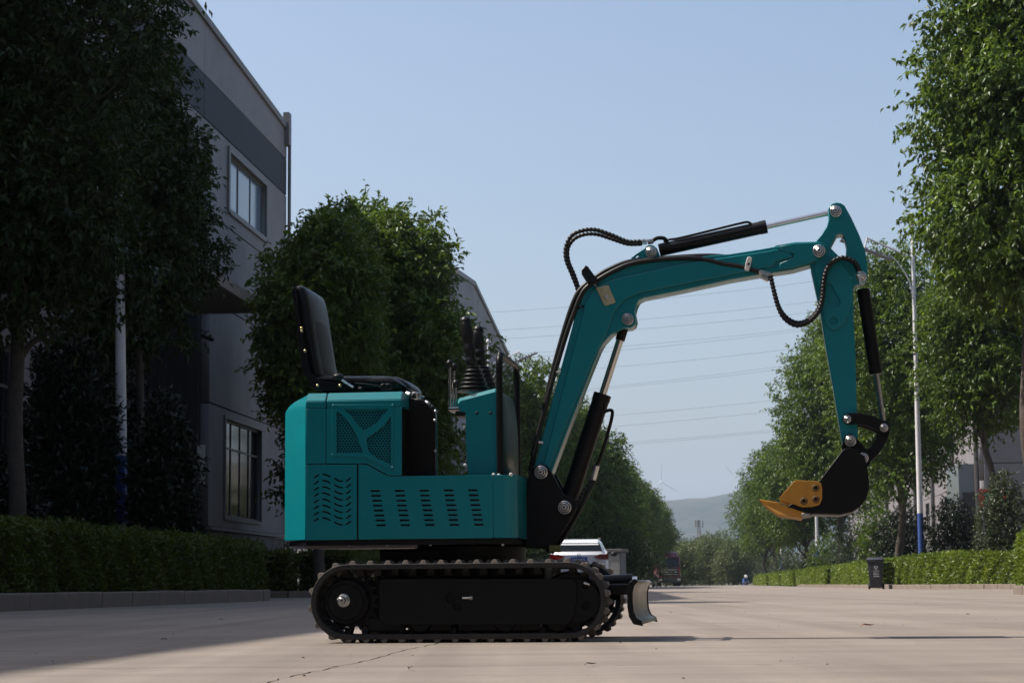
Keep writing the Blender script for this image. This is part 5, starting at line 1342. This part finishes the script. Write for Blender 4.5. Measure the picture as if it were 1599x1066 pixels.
# ---- seat
se = empty('seat'); se.parent = ex; se['label'] = 'black vinyl operator seat'
ys0, ys1 = -.215, .2
def wedge(name, prof, y0, y1, m, parent, round_=.03, n=3):
    """Padded shape: side outline carried across with rounded sides."""
    P = smooth2(LP(prof, y0), n); cx = sum(p[0] for p in P) / len(P); cz = sum(p[1] for p in P) / len(P)
    bm = bmesh.new(); rings = []
    for y, s_ in ((y0, -round_), (y0 + round_ * .3, -round_ * .45), (y0 + round_, 0), ((y0 + y1) / 2, .004), (y1 - round_, 0), (y1 - round_ * .3, -round_ * .45), (y1, -round_)):
        r_ = []
        for i, p in enumerate(P):
            a, b = P[i-1], P[(i+1) % len(P)]; t_ = Vector((b[0] - a[0], b[1] - a[1])); 
            nrm = Vector((t_.y, -t_.x)).normalized() if t_.length > 1e-7 else Vector((0, 0))
            if nrm.dot(Vector((p[0] - cx, p[1] - cz))) < 0: nrm = -nrm
            k_ = .38
            r_.append(bm.verts.new((p[0] + nrm.x * s_ * k_, y, p[1] + nrm.y * s_ * k_)))
        rings.append(r_)
    for a, b in zip(rings[:-1], rings[1:]):
        for k in range(len(a)): bm.faces.new((a[k], a[(k+1) % len(a)], b[(k+1) % len(a)], b[k]))
    bm.faces.new(rings[0]); bm.faces.new(rings[-1][::-1])
    return from_bm(name, bm, m, parent, smooth=True, angle=70)
wedge('backrest', [(458, 452), (459, 446), (467, 444.5), (475, 449), (481, 470), (487, 510), (494, 555), (499, 582), (493, 590), (481, 580), (473, 545), (464, 495)], ys0, ys1, VINYL, se, .035)
wedge('backrest_pad', [(480, 464), (487, 485), (494, 520), (500, 560), (504, 580), (495, 584), (486, 545), (479, 500), (473, 465)], ys0 + .06, ys1 - .06, mat('seat_pad_vinyl', (0.012, 0.012, 0.013), 0.5, bump=0.1, bscale=250, spec=0.25), se, .03)
wedge('cushion', [(488, 590), (500, 585), (540, 586), (600, 586), (614, 589), (625, 596), (634, 604), (632, 609.5), (560, 609), (505, 605), (490, 598)], ys0, ys1, VINYL, se, .035)
wedge('cushion_front', [(612, 588), (625, 590), (636, 597), (641, 606), (636, 610), (620, 609)], ys0 + .05, ys1 - .05, VINYL, se, .03)
plate('side_bracket', smooth2(LP([(459, 449), (463, 470), (470, 510), (476, 552), (487, 583), (505, 595), (548, 600), (548, 608), (500, 609), (484, 600), (472, 575), (466, 530), (460, 480), (456, 455)], ys0 - .008), 3), ys0 - .012, .012, BLACK, se)
tube('piping', [L3(a, b, ys0 - .002) for a, b in ((459, 447), (462, 470), (469, 505), (477, 555), (487, 585), (506, 600), (545, 604))], .004, VINYL, se, seg=8)
for q in ((471, 512.5), (471.5, 517), (476.5, 548), (496, 602), (531, 602)): bolt(*q, ys0 - .013, .0065, se, BRASS)
lv = tube('adjust_lever', [L3(552, 604, ys0 - .03), L3(543, 599, ys0 - .03), L3(534, 593, ys0 - .03)], .005, CHROME, se, seg=8)
b3 = bmesh.new(); bmesh.ops.create_uvsphere(b3, u_segments=14, v_segments=10, radius=.016); bmesh.ops.scale(b3, verts=b3.verts, vec=(1.5, 1, .9)); o = from_bm('lever_knob', b3, PLAST, lv, smooth=True); o.location = L3(528, 588, ys0 - .03)
box('seat_rail', L(500, 610, ys0)[0], L(632, 610, ys0)[0], ys0 + .03, ys0 + .06, zt2 + .001, L(500, 605, ys0)[1], BLACK, se, .003); box('seat_rail', L(500, 610, ys0)[0], L(632, 610, ys0)[0], ys1 - .06, ys1 - .03, zt2 + .001, L(500, 605, ys0)[1], BLACK, se, .003)
for q in (600, 607):
    bm = bmesh.new(); P = [Vector(L3(q + 5.5 * math.cos(a), 604 + 4.5 * math.sin(a), ys0 - .02)) for a in [2 * math.pi * k / 14 for k in range(14)]]; add_tube(bm, P, .0035, 8, closed=True); from_bm('release_ring', bm, PLAST, se, smooth=True)
tube('release_cable', [L3(553, 598, ys0 - .01), L3(575, 600, ys0 - .015), L3(598, 604, ys0 - .015)], .003, PLAST, se, seg=6)
cyl('knob', L3(560, 607, ys0), L3(566, 607, ys0 - .02), .01, PLAST, se, seg=12)

# ---- swing bracket
yb0 = -.10
br = LP([(824, 749), (828, 736), (835, 728), (844, 724), (853, 726), (862.5, 739), (872, 758), (881, 772), (892, 774), (900, 782), (901, 792), (893, 806), (880, 828), (866, 852), (858, 855), (820, 855), (820, 800)], yb0)
plate('swing_bracket', br, yb0, .03, BLACK, ex, bev=.004); plate('swing_bracket', br, .07, .03, BLACK, ex, bev=.004)
box('swing_post', L(812, 800, 0)[0], L(846, 800, 0)[0], yb0 + .031, .069, L(830, 853, 0)[1], L(830, 765, 0)[1], BLACK, ex, .01)
pin(844.5, 737, yb0, .029); pin(881.5, 792, yb0, .029)

# ---- boom
ybm = -.062; tb = .124
bo = [(833, 738), (835.5, 724), (868, 603), (893, 512), (901, 480), (908, 462), (919, 445), (937, 433.5), (960, 425.5), (984, 414.5), (1000, 411), (1041, 405), (1072, 402.2), (1140, 396.5), (1185, 389.5), (1209.5, 385), (1211, 383), (1241, 378), (1262, 377.5), (1275, 377),
      (1287, 379), (1293, 387), (1292.5, 396), (1286, 403), (1277, 407), (1264, 413.5), (1238, 421), (1215, 424.5), (1180, 429.5), (1140, 436.5), (1060, 454), (1005, 465), (997, 469), (993, 477), (990.5, 486), (993, 499), (991, 507), (985, 511.5), (973, 512.5), (955, 521), (942, 535), (936, 546), (921, 583), (890, 662), (860, 741), (855, 749), (845, 752), (836, 747)]
bom = empty('boom'); bom.parent = ex; bom['label'] = 'teal swan-neck boom'
plate('boom_body', LP(bo, ybm), ybm, tb, TEAL, bom, bev=.004, res=2)
# raised flange on the boom's side following its edges
inn = [(846, 735), (880, 604), (905, 512), (914, 474), (930, 448), (962, 435), (1072, 411), (1200, 392), (1210, 389.5), (1234, 394), (1238, 402), (1212, 408), (1206, 417), (1180, 421.5), (1060, 445), (1000, 457), (975, 468), (960, 486), (951, 512), (925, 565), (885, 662), (858, 732)]
plate('side_plate', [p for p in LP(inn, ybm - .003)], ybm - .010, .0098, TEAL, bom, bev=.0045, res=3)
plate('boom_tip_plate', LP([(1211, 386), (1241, 380), (1275, 379), (1288, 383), (1291, 392), (1286, 401), (1264, 411), (1238, 418), (1216, 421.5), (1218, 411), (1238, 403), (1240, 396), (1214, 390)], ybm - .009), ybm - .014, .0136, TEAL, bom, bev=.003)
bk = LP([(982, 414), (986, 402), (992, 397), (1013, 384), (1021, 383.5), (1026, 388), (1031, 400), (1030, 406)], -.05)
for y in (-.05, .035): plate('cylinder_bracket', bk, y, .015, TEAL, bom, [circ(*L(996, 402, -.05), .009, 12)[::-1]], bev=.002)
pin(1016.5, 393.5, -.055, .024); pin(980, 498, ybm - .004, .026, m=STEEL); pin(1279, 391.5, ybm - .02, .027)
# ---- boom cylinder
def hyd(name, a, b, y, rb, t_, rr_, parent=ex, start=0.0, end=0.97):
    """Cylinder from pin a to pin b (photo px): barrel to fraction t_, chrome rod beyond."""
    A, B = Vector(L3(*a, y)), Vector(L3(*b, y)); r0 = empty(name); r0.parent = parent
    cyl('barrel', A.lerp(B, start), A.lerp(B, t_), rb, BLACK, r0, seg=32, bev=.003)
    cyl('gland', A.lerp(B, t_ - .035), A.lerp(B, t_ + .004), rb * 1.05, BLACK, r0, seg=32, bev=.002)
    cyl('rod', A.lerp(B, t_), A.lerp(B, end), rr_, CHROME, r0, seg=24)
    cyl('rod_eye', (B.x, y - .03, B.z), (B.x, y + .03, B.z), rr_ * 1.8, BLACK, r0, seg=20); cyl('barrel_eye', (A.x, y - .03, A.z), (A.x, y + .03, A.z), rb * .95, BLACK, r0, seg=20)
    return r0
c1 = hyd('lift_cylinder', (886, 787), (977, 503), -.0, .0375, .60, .0165, start=.03)
A, B = Vector(L3(886, 787, 0)), Vector(L3(977, 503, 0)); cyl('rod_collar', A.lerp(B, .90), A.lerp(B, .985), .021, BLACK, c1, seg=20)
tube('oil_pipe', [L3(938, 645, -.03), L3(953, 640, -.035), L3(956, 648, -.035), L3(948, 680, -.035), L3(937, 715, -.035), L3(930, 730, -.035)], .0075, BLACK, c1, seg=10)
tube('hose', [L3(930, 730, -.035), L3(925, 748, -.035), L3(906, 778, -.05), L3(893, 806, -.06), L3(872, 838, -.06), L3(855, 862, -.03)], .011, HOSE, c1, wrap=.02)
cyl('hose_fitting', L3(932, 727, -.035), L3(926, 749, -.035), .0125, STEEL, c1, seg=8)
tube('hose', [L3(935, 735, -.02), L3(918, 770, -.045), L3(900, 806, -.05), L3(880, 838, -.05), L3(862, 862, -.0)], .009, HOSE, c1)
# ---- dipper cylinder on top
c2 = hyd('arm_cylinder', (1016.5, 393.5), (1305, 330), 0, .028, .625, .0125, start=.045)
tube('oil_pipe', [L3(1039, 386, -.0), L3(1043, 375, -.01), L3(1060, 372, -.02), L3(1110, 360, -.02), L3(1155, 349, -.02), L3(1168, 347, -.02), L3(1175, 352, -.01)], .0055, BLACK, c2, seg=8)
cyl('port', L3(1040, 381, 0), L3(1040, 374, 0), .011, BLACK, c2, seg=12)
tube('elbow', [L3(1017, 377, -.02), L3(1026, 372, -.02), L3(1036, 372, -.02), L3(1041, 376, -.02)], .009, BLACK, c2, seg=10)
for q in ((1003, 377, 1010, 378), (1011, 377.5, 1020, 376)): cyl('hose_fitting', L3(q[0], q[1], -.03), L3(q[2], q[3], -.03), .0125, STEEL, c2, seg=6, bev=.002)
# ---- stick
yst = -.055
st = [(1306, 316), (1313, 317), (1319, 321), (1329, 339), (1342, 367), (1351, 391), (1354.5, 412), (1355, 433), (1350, 440), (1341, 443), (1334, 447), (1332, 456), (1333, 500), (1336, 554), (1338, 644), (1340, 681), (1338, 694), (1328, 700), (1318, 696), (1315, 689), (1303, 615), (1289.5, 540), (1281, 487), (1273, 450), (1266.6, 421), (1265, 407), (1267, 392), (1272, 379), (1283, 366), (1291, 354), (1294.5, 342), (1293, 327), (1298, 318.5)]
tri = [(1307, 366), (1313, 365), (1318, 368), (1322, 384), (1321, 399), (1316, 401.5), (1310, 400), (1297, 387), (1298, 383)]
stk_ = empty('stick'); stk_.parent = ex; stk_['label'] = 'teal dipper stick with a triangular opening'
plate('stick_body', LP(st, yst), yst, .11, TEAL, stk_, [LP(tri, yst)[::-1]], bev=.004, res=2)
ov = [(1282, 398), (1293, 394), (1303, 399), (1318, 415), (1330, 436), (1331, 462), (1324, 492), (1316, 508), (1304, 515), (1294, 512), (1287, 500), (1282, 470), (1275, 440), (1272, 415)]
plate('reinforcing_plate', smooth2(LP(ov, yst - .004), 3), yst - .009, .0088, TEAL, stk_, [circ(*L(1301, 501, yst - .004), .018, 18)[::-1], LP(wslot([(1290, 447), (1297, 460), (1305, 475)], 16), yst - .004)], bev=.004, res=3)
box('stick_edge_strip', 0, 1, 0, 1, 0, 1, TEAL, stk_) if False else None
pin(1305, 329.5, yst - .002, .025); pin(1344.5, 431.5, yst - .004, .023); pin(1328, 688, yst - .016, .024)
# ---- bucket cylinder and links
c3 = hyd('bucket_cylinder', (1345, 433), (1380, 665), -.0, .0275, .65, .0125, start=.08)
lk1 = LP([(1315, 654), (1318, 648), (1325, 645.5), (1340, 644.5), (1360, 648), (1375, 654), (1385, 659), (1389, 668), (1385, 675), (1377, 677), (1368, 671), (1352, 664), (1338, 662), (1326, 662.5), (1318, 660)], -.075)
for y in (-.075, .06): plate('tipping_link', smooth2(lk1, 2), y, .014, BLACK, ex, bev=.002)
lk2 = LP([(1372, 668), (1380, 661), (1389, 666), (1388, 680), (1378, 700), (1364, 716), (1352, 725), (1342, 722), (1338, 713), (1344, 706), (1356, 700), (1366, 688), (1370, 677)], -.06)
for y in (-.06, .045): plate('bucket_link', smooth2(lk2, 2), y, .014, BLACK, ex, bev=.002)
pin(1323, 654, -.075, .0165, hexr=.6, depth=.012); pin(1380.5, 667.5, -.076, .0175, hexr=.6, depth=.012); pin(1347.5, 715, -.076, .023)
for (a, b) in ((1323, 654), (1380.5, 667.5), (1347.5, 715), (1328, 688)):
    q = L(a, b, -.06); cyl('pivot_shaft', (q[0], -.07, q[1]), (q[0], .07, q[1]), .016, STEEL, ex, seg=14)
# ---- bucket
bu = empty('bucket'); bu.parent = ex; bu['label'] = 'black digging bucket with orange side cutters and teeth'
ybu = -.17; wb = .34
shell = [(1317, 700), (1345, 716), (1352, 728), (1355, 738), (1357.5, 752), (1356.5, 768), (1350, 783), (1341, 793), (1328, 800), (1312, 803), (1268, 802), (1240, 797)]
side = LP([(1316, 702), (1324, 698), (1338, 703), (1350, 712), (1354, 728), (1356, 745), (1357, 760), (1353, 777), (1344, 790), (1331, 798.5), (1312, 802), (1267, 801), (1228, 793), (1233, 788), (1262, 775), (1280, 750)], ybu)
for y in (ybu, ybu + wb - .014): plate('bucket_side', side, y, .014, BLACK, bu, bev=.002)
# curved floor and back
fl_ = LP([(1340, 705), (1352, 718), (1355.5, 735), (1357.5, 752), (1357, 765), (1352, 779), (1343, 791), (1330, 799), (1312, 803), (1267, 802), (1238, 797.5)], ybu)
bm = bmesh.new(); th_ = .012; n_ = len(fl_); O_, I_ = [], []
for i, p in enumerate(fl_):
    a, b = fl_[max(i-1, 0)], fl_[min(i+1, n_-1)]; d = Vector((b[0] - a[0], b[1] - a[1])).normalized(); nn = Vector((d.y, -d.x))
    O_.append((p[0], p[1])); I_.append((p[0] + nn.x * th_, p[1] + nn.y * th_))
lp_ = O_ + I_[::-1]
plate('bucket_floor', lp_, ybu + .0145, wb - .029, BLACK, bu, bev=.001)
for y in (-.055, .043): plate('bucket_ear', LP([(1314, 700), (1318, 682), (1328, 676), (1338, 684), (1352, 700), (1360, 712), (1358, 726), (1340, 740), (1320, 730)], y), y - (.012 if y < 0 else 0), .012, BLACK, bu, bev=.002)
cut = LP([(1216, 778), (1240, 750.5), (1244, 749.5), (1276, 751), (1282, 754), (1284, 762), (1283.5, 780), (1279, 788), (1268, 791), (1253, 791.5), (1245, 789)], ybu - .012)
for y in (ybu - .015, ybu + wb + .003): plate('side_cutter', cut, y, .012, ORANGE, bu, [circ(*L(q[0], q[1], ybu - .012), .0075, 14)[::-1] for q in ((1274, 761.5), (1274, 779.5), (1255.5, 782))], bev=.0015)
for q in ((1274, 761.5), (1274, 779.5), (1255.5, 782)):
    pc = L(*q, ybu - .015); bm = bmesh.new(); P = [Vector((pc[0] + .0125 * math.cos(a), ybu - .0155, pc[1] + .0125 * math.sin(a))) for a in [2 * math.pi * k / 20 for k in range(20)]]; add_tube(bm, P, .0035, 8, closed=True)
    o = from_bm('bolt_seat', bm, mat('worn_bolt', (.10, .055, .02), .6), bu, smooth=True); cyl('bolt', (pc[0], ybu - .012, pc[1]), (pc[0], ybu + .004, pc[1]), .008, BLACK, o, seg=6)
tp = LP([(1185, 779), (1214, 784), (1218, 787), (1257, 800), (1252, 809), (1213, 802.5), (1192, 787)], ybu + .01)
for k in range(4):
    y = ybu + .0 + k * (wb - .055) / 3
    bm = bmesh.new(); A_ = []; cxm = tp[0]
    for s_, yy in ((0, y), (1, y + .055)):
        sh2 = []
        for i, p in enumerate(tp):
            ins = .012 if i in (0, 6) else 0
            sh2.append(bm.verts.new((p[0], yy + (ins if s_ == 0 else -ins), p[1])))
        A_.append(sh2)
    bm.faces.new(A_[0]); bm.faces.new(A_[1][::-1])
    for i in range(len(tp)): bm.faces.new((A_[0][i-1], A_[0][i], A_[1][i], A_[1][i-1]))
    bmesh.ops.bevel(bm, geom=list(bm.edges), offset=.002, segments=1, affect='EDGES')
    from_bm('bucket_tooth', bm, ORANGE, bu)
plate('cutting_edge', LP([(1226, 790), (1232, 789), (1262, 798), (1268, 803), (1255, 806), (1240, 798)], ybu), ybu + .002, wb - .004, BARE if False else BLACK, bu, bev=.001)
plate('wear_tip', LP([(1252, 801), (1266, 801.5), (1264, 805), (1252, 807)], ybu - .002), ybu - .003, .02, BARE, bu, bev=.001)

# ---- hoses, light, clips
tube('spiral_hose', [L3(a, b, -.03) for a, b in ((904, 470), (902, 452), (893, 428), (884, 405), (884, 385), (893, 368), (910, 360), (930, 359), (955, 367), (980, 377), (1003, 377))], .0105, HOSE, ex, wrap=.017)
tube('spiral_hose', [L3(a, b, .01) for a, b in ((906, 472), (905, 455), (897, 430), (888, 408), (887, 388), (897, 373), (914, 366), (932, 366), (955, 373), (980, 381), (1003, 381))], .0095, HOSE, ex, wrap=.017)
tube('boom_hose', [L3(a, b, ybm - .006) for a, b in ((831, 712), (846, 655), (866, 583), (886, 517), (897, 487), (905, 466), (915, 450), (935, 436), (960, 422), (985, 412), (1020, 406), (1070, 402.5), (1100, 405), (1130, 412), (1165, 418), (1195, 428))], .0105, HOSE, ex, seg=12)
tube('boom_hose', [L3(a, b, ybm + .02) for a, b in ((828, 735), (845, 660), (862, 583), (884, 505), (897, 468), (908, 450), (930, 433), (950, 421), (985, 408), (1040, 403), (1100, 399.5), (1140, 402), (1170, 410), (1195, 424))], .0105, HOSE, ex, seg=12)
for q in ((845, 690), (872, 580)): cyl('hose_clip', L3(q[0] - 4, q[1], ybm - .01), L3(q[0] + 3, q[1] + 1, ybm - .01), .005, WHITEPL, ex, seg=8)
tube('cable_tie', [L3(900, 482, ybm), L3(907, 480, ybm - .015), L3(911, 477, ybm)], .004, PLAST, ex, seg=6)
tube('loop_hose', [L3(a, b, ybm - .035) for a, b in ((1203, 430), (1208, 452), (1215, 478), (1225, 497), (1243, 508), (1262, 503), (1277, 488), (1284, 468), (1286, 444), (1290, 424), (1300, 409), (1315, 402.5), (1330, 406), (1339, 415), (1343, 428))], .0115, HOSE, ex, wrap=.016)
tube('loop_hose', [L3(a, b, ybm - .01) for a, b in ((1203, 430), (1209, 454), (1217, 480), (1229, 496), (1245, 503.5), (1262, 499), (1275, 486), (1282, 468), (1285, 444), (1289, 424), (1299, 410), (1313, 404), (1328, 407), (1337, 415), (1341, 428))], .010, HOSE, ex, wrap=.016)
for a in (((1186, 424), (1204, 430)), ((1189, 431), (1200, 437))):
    o = cyl('hose_fitting', L3(*a[0], ybm - .025), L3(*a[1], ybm - .03), .0115, STEEL, ex, seg=6, bev=.002)
cyl('hose_fitting', L3(1342, 424, yst - .045), L3(1344.5, 445, yst - .045), .012, STEEL, ex, seg=6, bev=.002); b3 = bmesh.new(); bmesh.ops.create_uvsphere(b3, u_segments=14, v_segments=8, radius=.017); o = from_bm('banjo_fitting', b3, STEEL, ex, smooth=True); o.location = L3(1343, 432, yst - .04)
pl = plate('hose_clamp', smooth2(LP([(1167, 402), (1173, 402), (1174, 405), (1170, 421), (1168, 423), (1164, 422), (1163, 419)], ybm - .03), 2), ybm - .034, .014, WHITEPL, ex, bev=.002); bolt(1169, 412, ybm - .034, .006, pl, PLAST)
plate('light_bracket', LP([(930, 449), (950, 445), (961, 471), (959, 473), (946, 477.5), (943, 476)], ybm - .012), ybm - .014, .005, BRASS, ex, [circ(*L(947.5, 464, ybm - .012), .005, 12)[::-1]]); bolt(947.5, 464, ybm - .013, .0095, ex)
cyl('light_stem', L3(931, 447, ybm - .012), L3(926, 440, ybm - .012), .006, STEEL, ex, seg=8)
wl = plate('work_light', LP([(908, 422), (914.5, 414), (918, 416), (934, 438), (933, 441), (928, 442), (918, 441), (908, 426)], ybm - .05), ybm - .05, .10, PLAST, ex, bev=.003)
plate('light_lens', LP([(907, 427), (909, 426), (918, 440), (916, 441)], ybm - .05), ybm - .04, .08, GLASSB, wl)
plate('warning_label', rect(*[L(843, 851, YN)[0], L(843, 851, YN)[0] + .05], L(850, 862, -.1)[1], L(850, 851, -.1)[1]), -.115, .004, mat('label_olive', (.15, .14, .03), .5), ex)

# fallen leaves on the road
for i, (px_, py_, lb) in enumerate([(1354, 979, 'curled orange-brown fallen leaf on the sunlit road'), (1047, 957, 'small dry leaf scrap on the road right of the blade'), (345, 968, 'small dark leaf scrap in the building shade on the road'), (255, 1000, None), (1512, 960, None), (922, 1040, None), (640, 1046, None)]):
    d = ray(px_, py_); t_ = -CAM.z / d.z; p = CAM + d * t_
    bm = bmesh.new(); s_ = .035 if i == 0 else .018; V = []
    for k in range(5):
        x = (k / 4 - .5) * 2 * s_; w_ = s_ * .42 * math.sin(math.pi * (k + .4) / 4.8); z = .004 + .012 * abs(math.sin(k * 1.9)) * (s_ / .035)
        V.append([bm.verts.new((x, -w_, z + w_ * .5)), bm.verts.new((x, 0, z)), bm.verts.new((x, w_, z + w_ * .4))])
    for a, b in zip(V[:-1], V[1:]):
        for k in range(2): bm.faces.new((a[k], a[k+1], b[k+1], b[k]))
    o = from_bm('fallen_leaf', bm, mat('dry_leaf' if i == 0 else 'dry_leaf_dark', (.30, .11, .03) if i == 0 else (.06, .045, .03), .7), loc=p, rz=i * 1.3)
    tag(o, lb or ['', '', '', 'tiny dark leaf scrap in the shadow at lower left', 'tiny scrap near the right-hand kerb on the road', 'tiny dark scrap on the near road below the tracks', 'tiny dark scrap beside the near road joint'][i], 'leaf', 'fallen leaves on the road')

# grit on the concrete: countless crumbs, one object
rgp = np.random.default_rng(12); n = 2600
vv = 4 + 36 * rgp.uniform(0, 1, n) ** 1.5; uu = rgp.uniform(-7, 7, n); sz = 0.0012 + 0.006 * rgp.uniform(0, 1, n) ** 6
V = []; F = []
for i in range(n):
    p = S(uu[i], vv[i], 0); b = len(V); s_ = sz[i]
    for k in range(4): a = k * 1.571 + rgp.uniform(-.4, .4); V.append((p.x + s_ * math.cos(a), p.y + s_ * math.sin(a), 0.0))
    V.append((p.x, p.y, s_ * rgp.uniform(.4, .9)))
    F += [(b, b + 1, b + 4), (b + 1, b + 2, b + 4), (b + 2, b + 3, b + 4), (b + 3, b, b + 4)]
me = bpy.data.meshes.new('grit'); me.from_pydata(V, [], F); tag(obj('grit', me, mat('grit', (.11, .09, .075), .9, var=.6, vscale=3)), kind='stuff')

# ------------------------------------------------------------------ haze
HAZE = True
if HAZE:
    bm = bmesh.new(); add_box(bm, -4600, 4600, -320, 8600, -1.7, 420)
    hz = from_bm('haze', bm, None); tag(hz, kind='stuff')
    m = bpy.data.materials.new('haze_air'); m.use_nodes = True; t = m.node_tree
    for n in list(t.nodes):
        if n.type == 'BSDF_PRINCIPLED': t.nodes.remove(n)
    v = t.nodes.new('ShaderNodeVolumePrincipled'); v.inputs['Color'].default_value = (0.66, 0.80, 1.0, 1); v.inputs['Density'].default_value = 0.00012; v.inputs['Anisotropy'].default_value = 0.1
    t.links.new(v.outputs[0], t.nodes['Material Output'].inputs['Volume']); hz.data.materials.append(m)
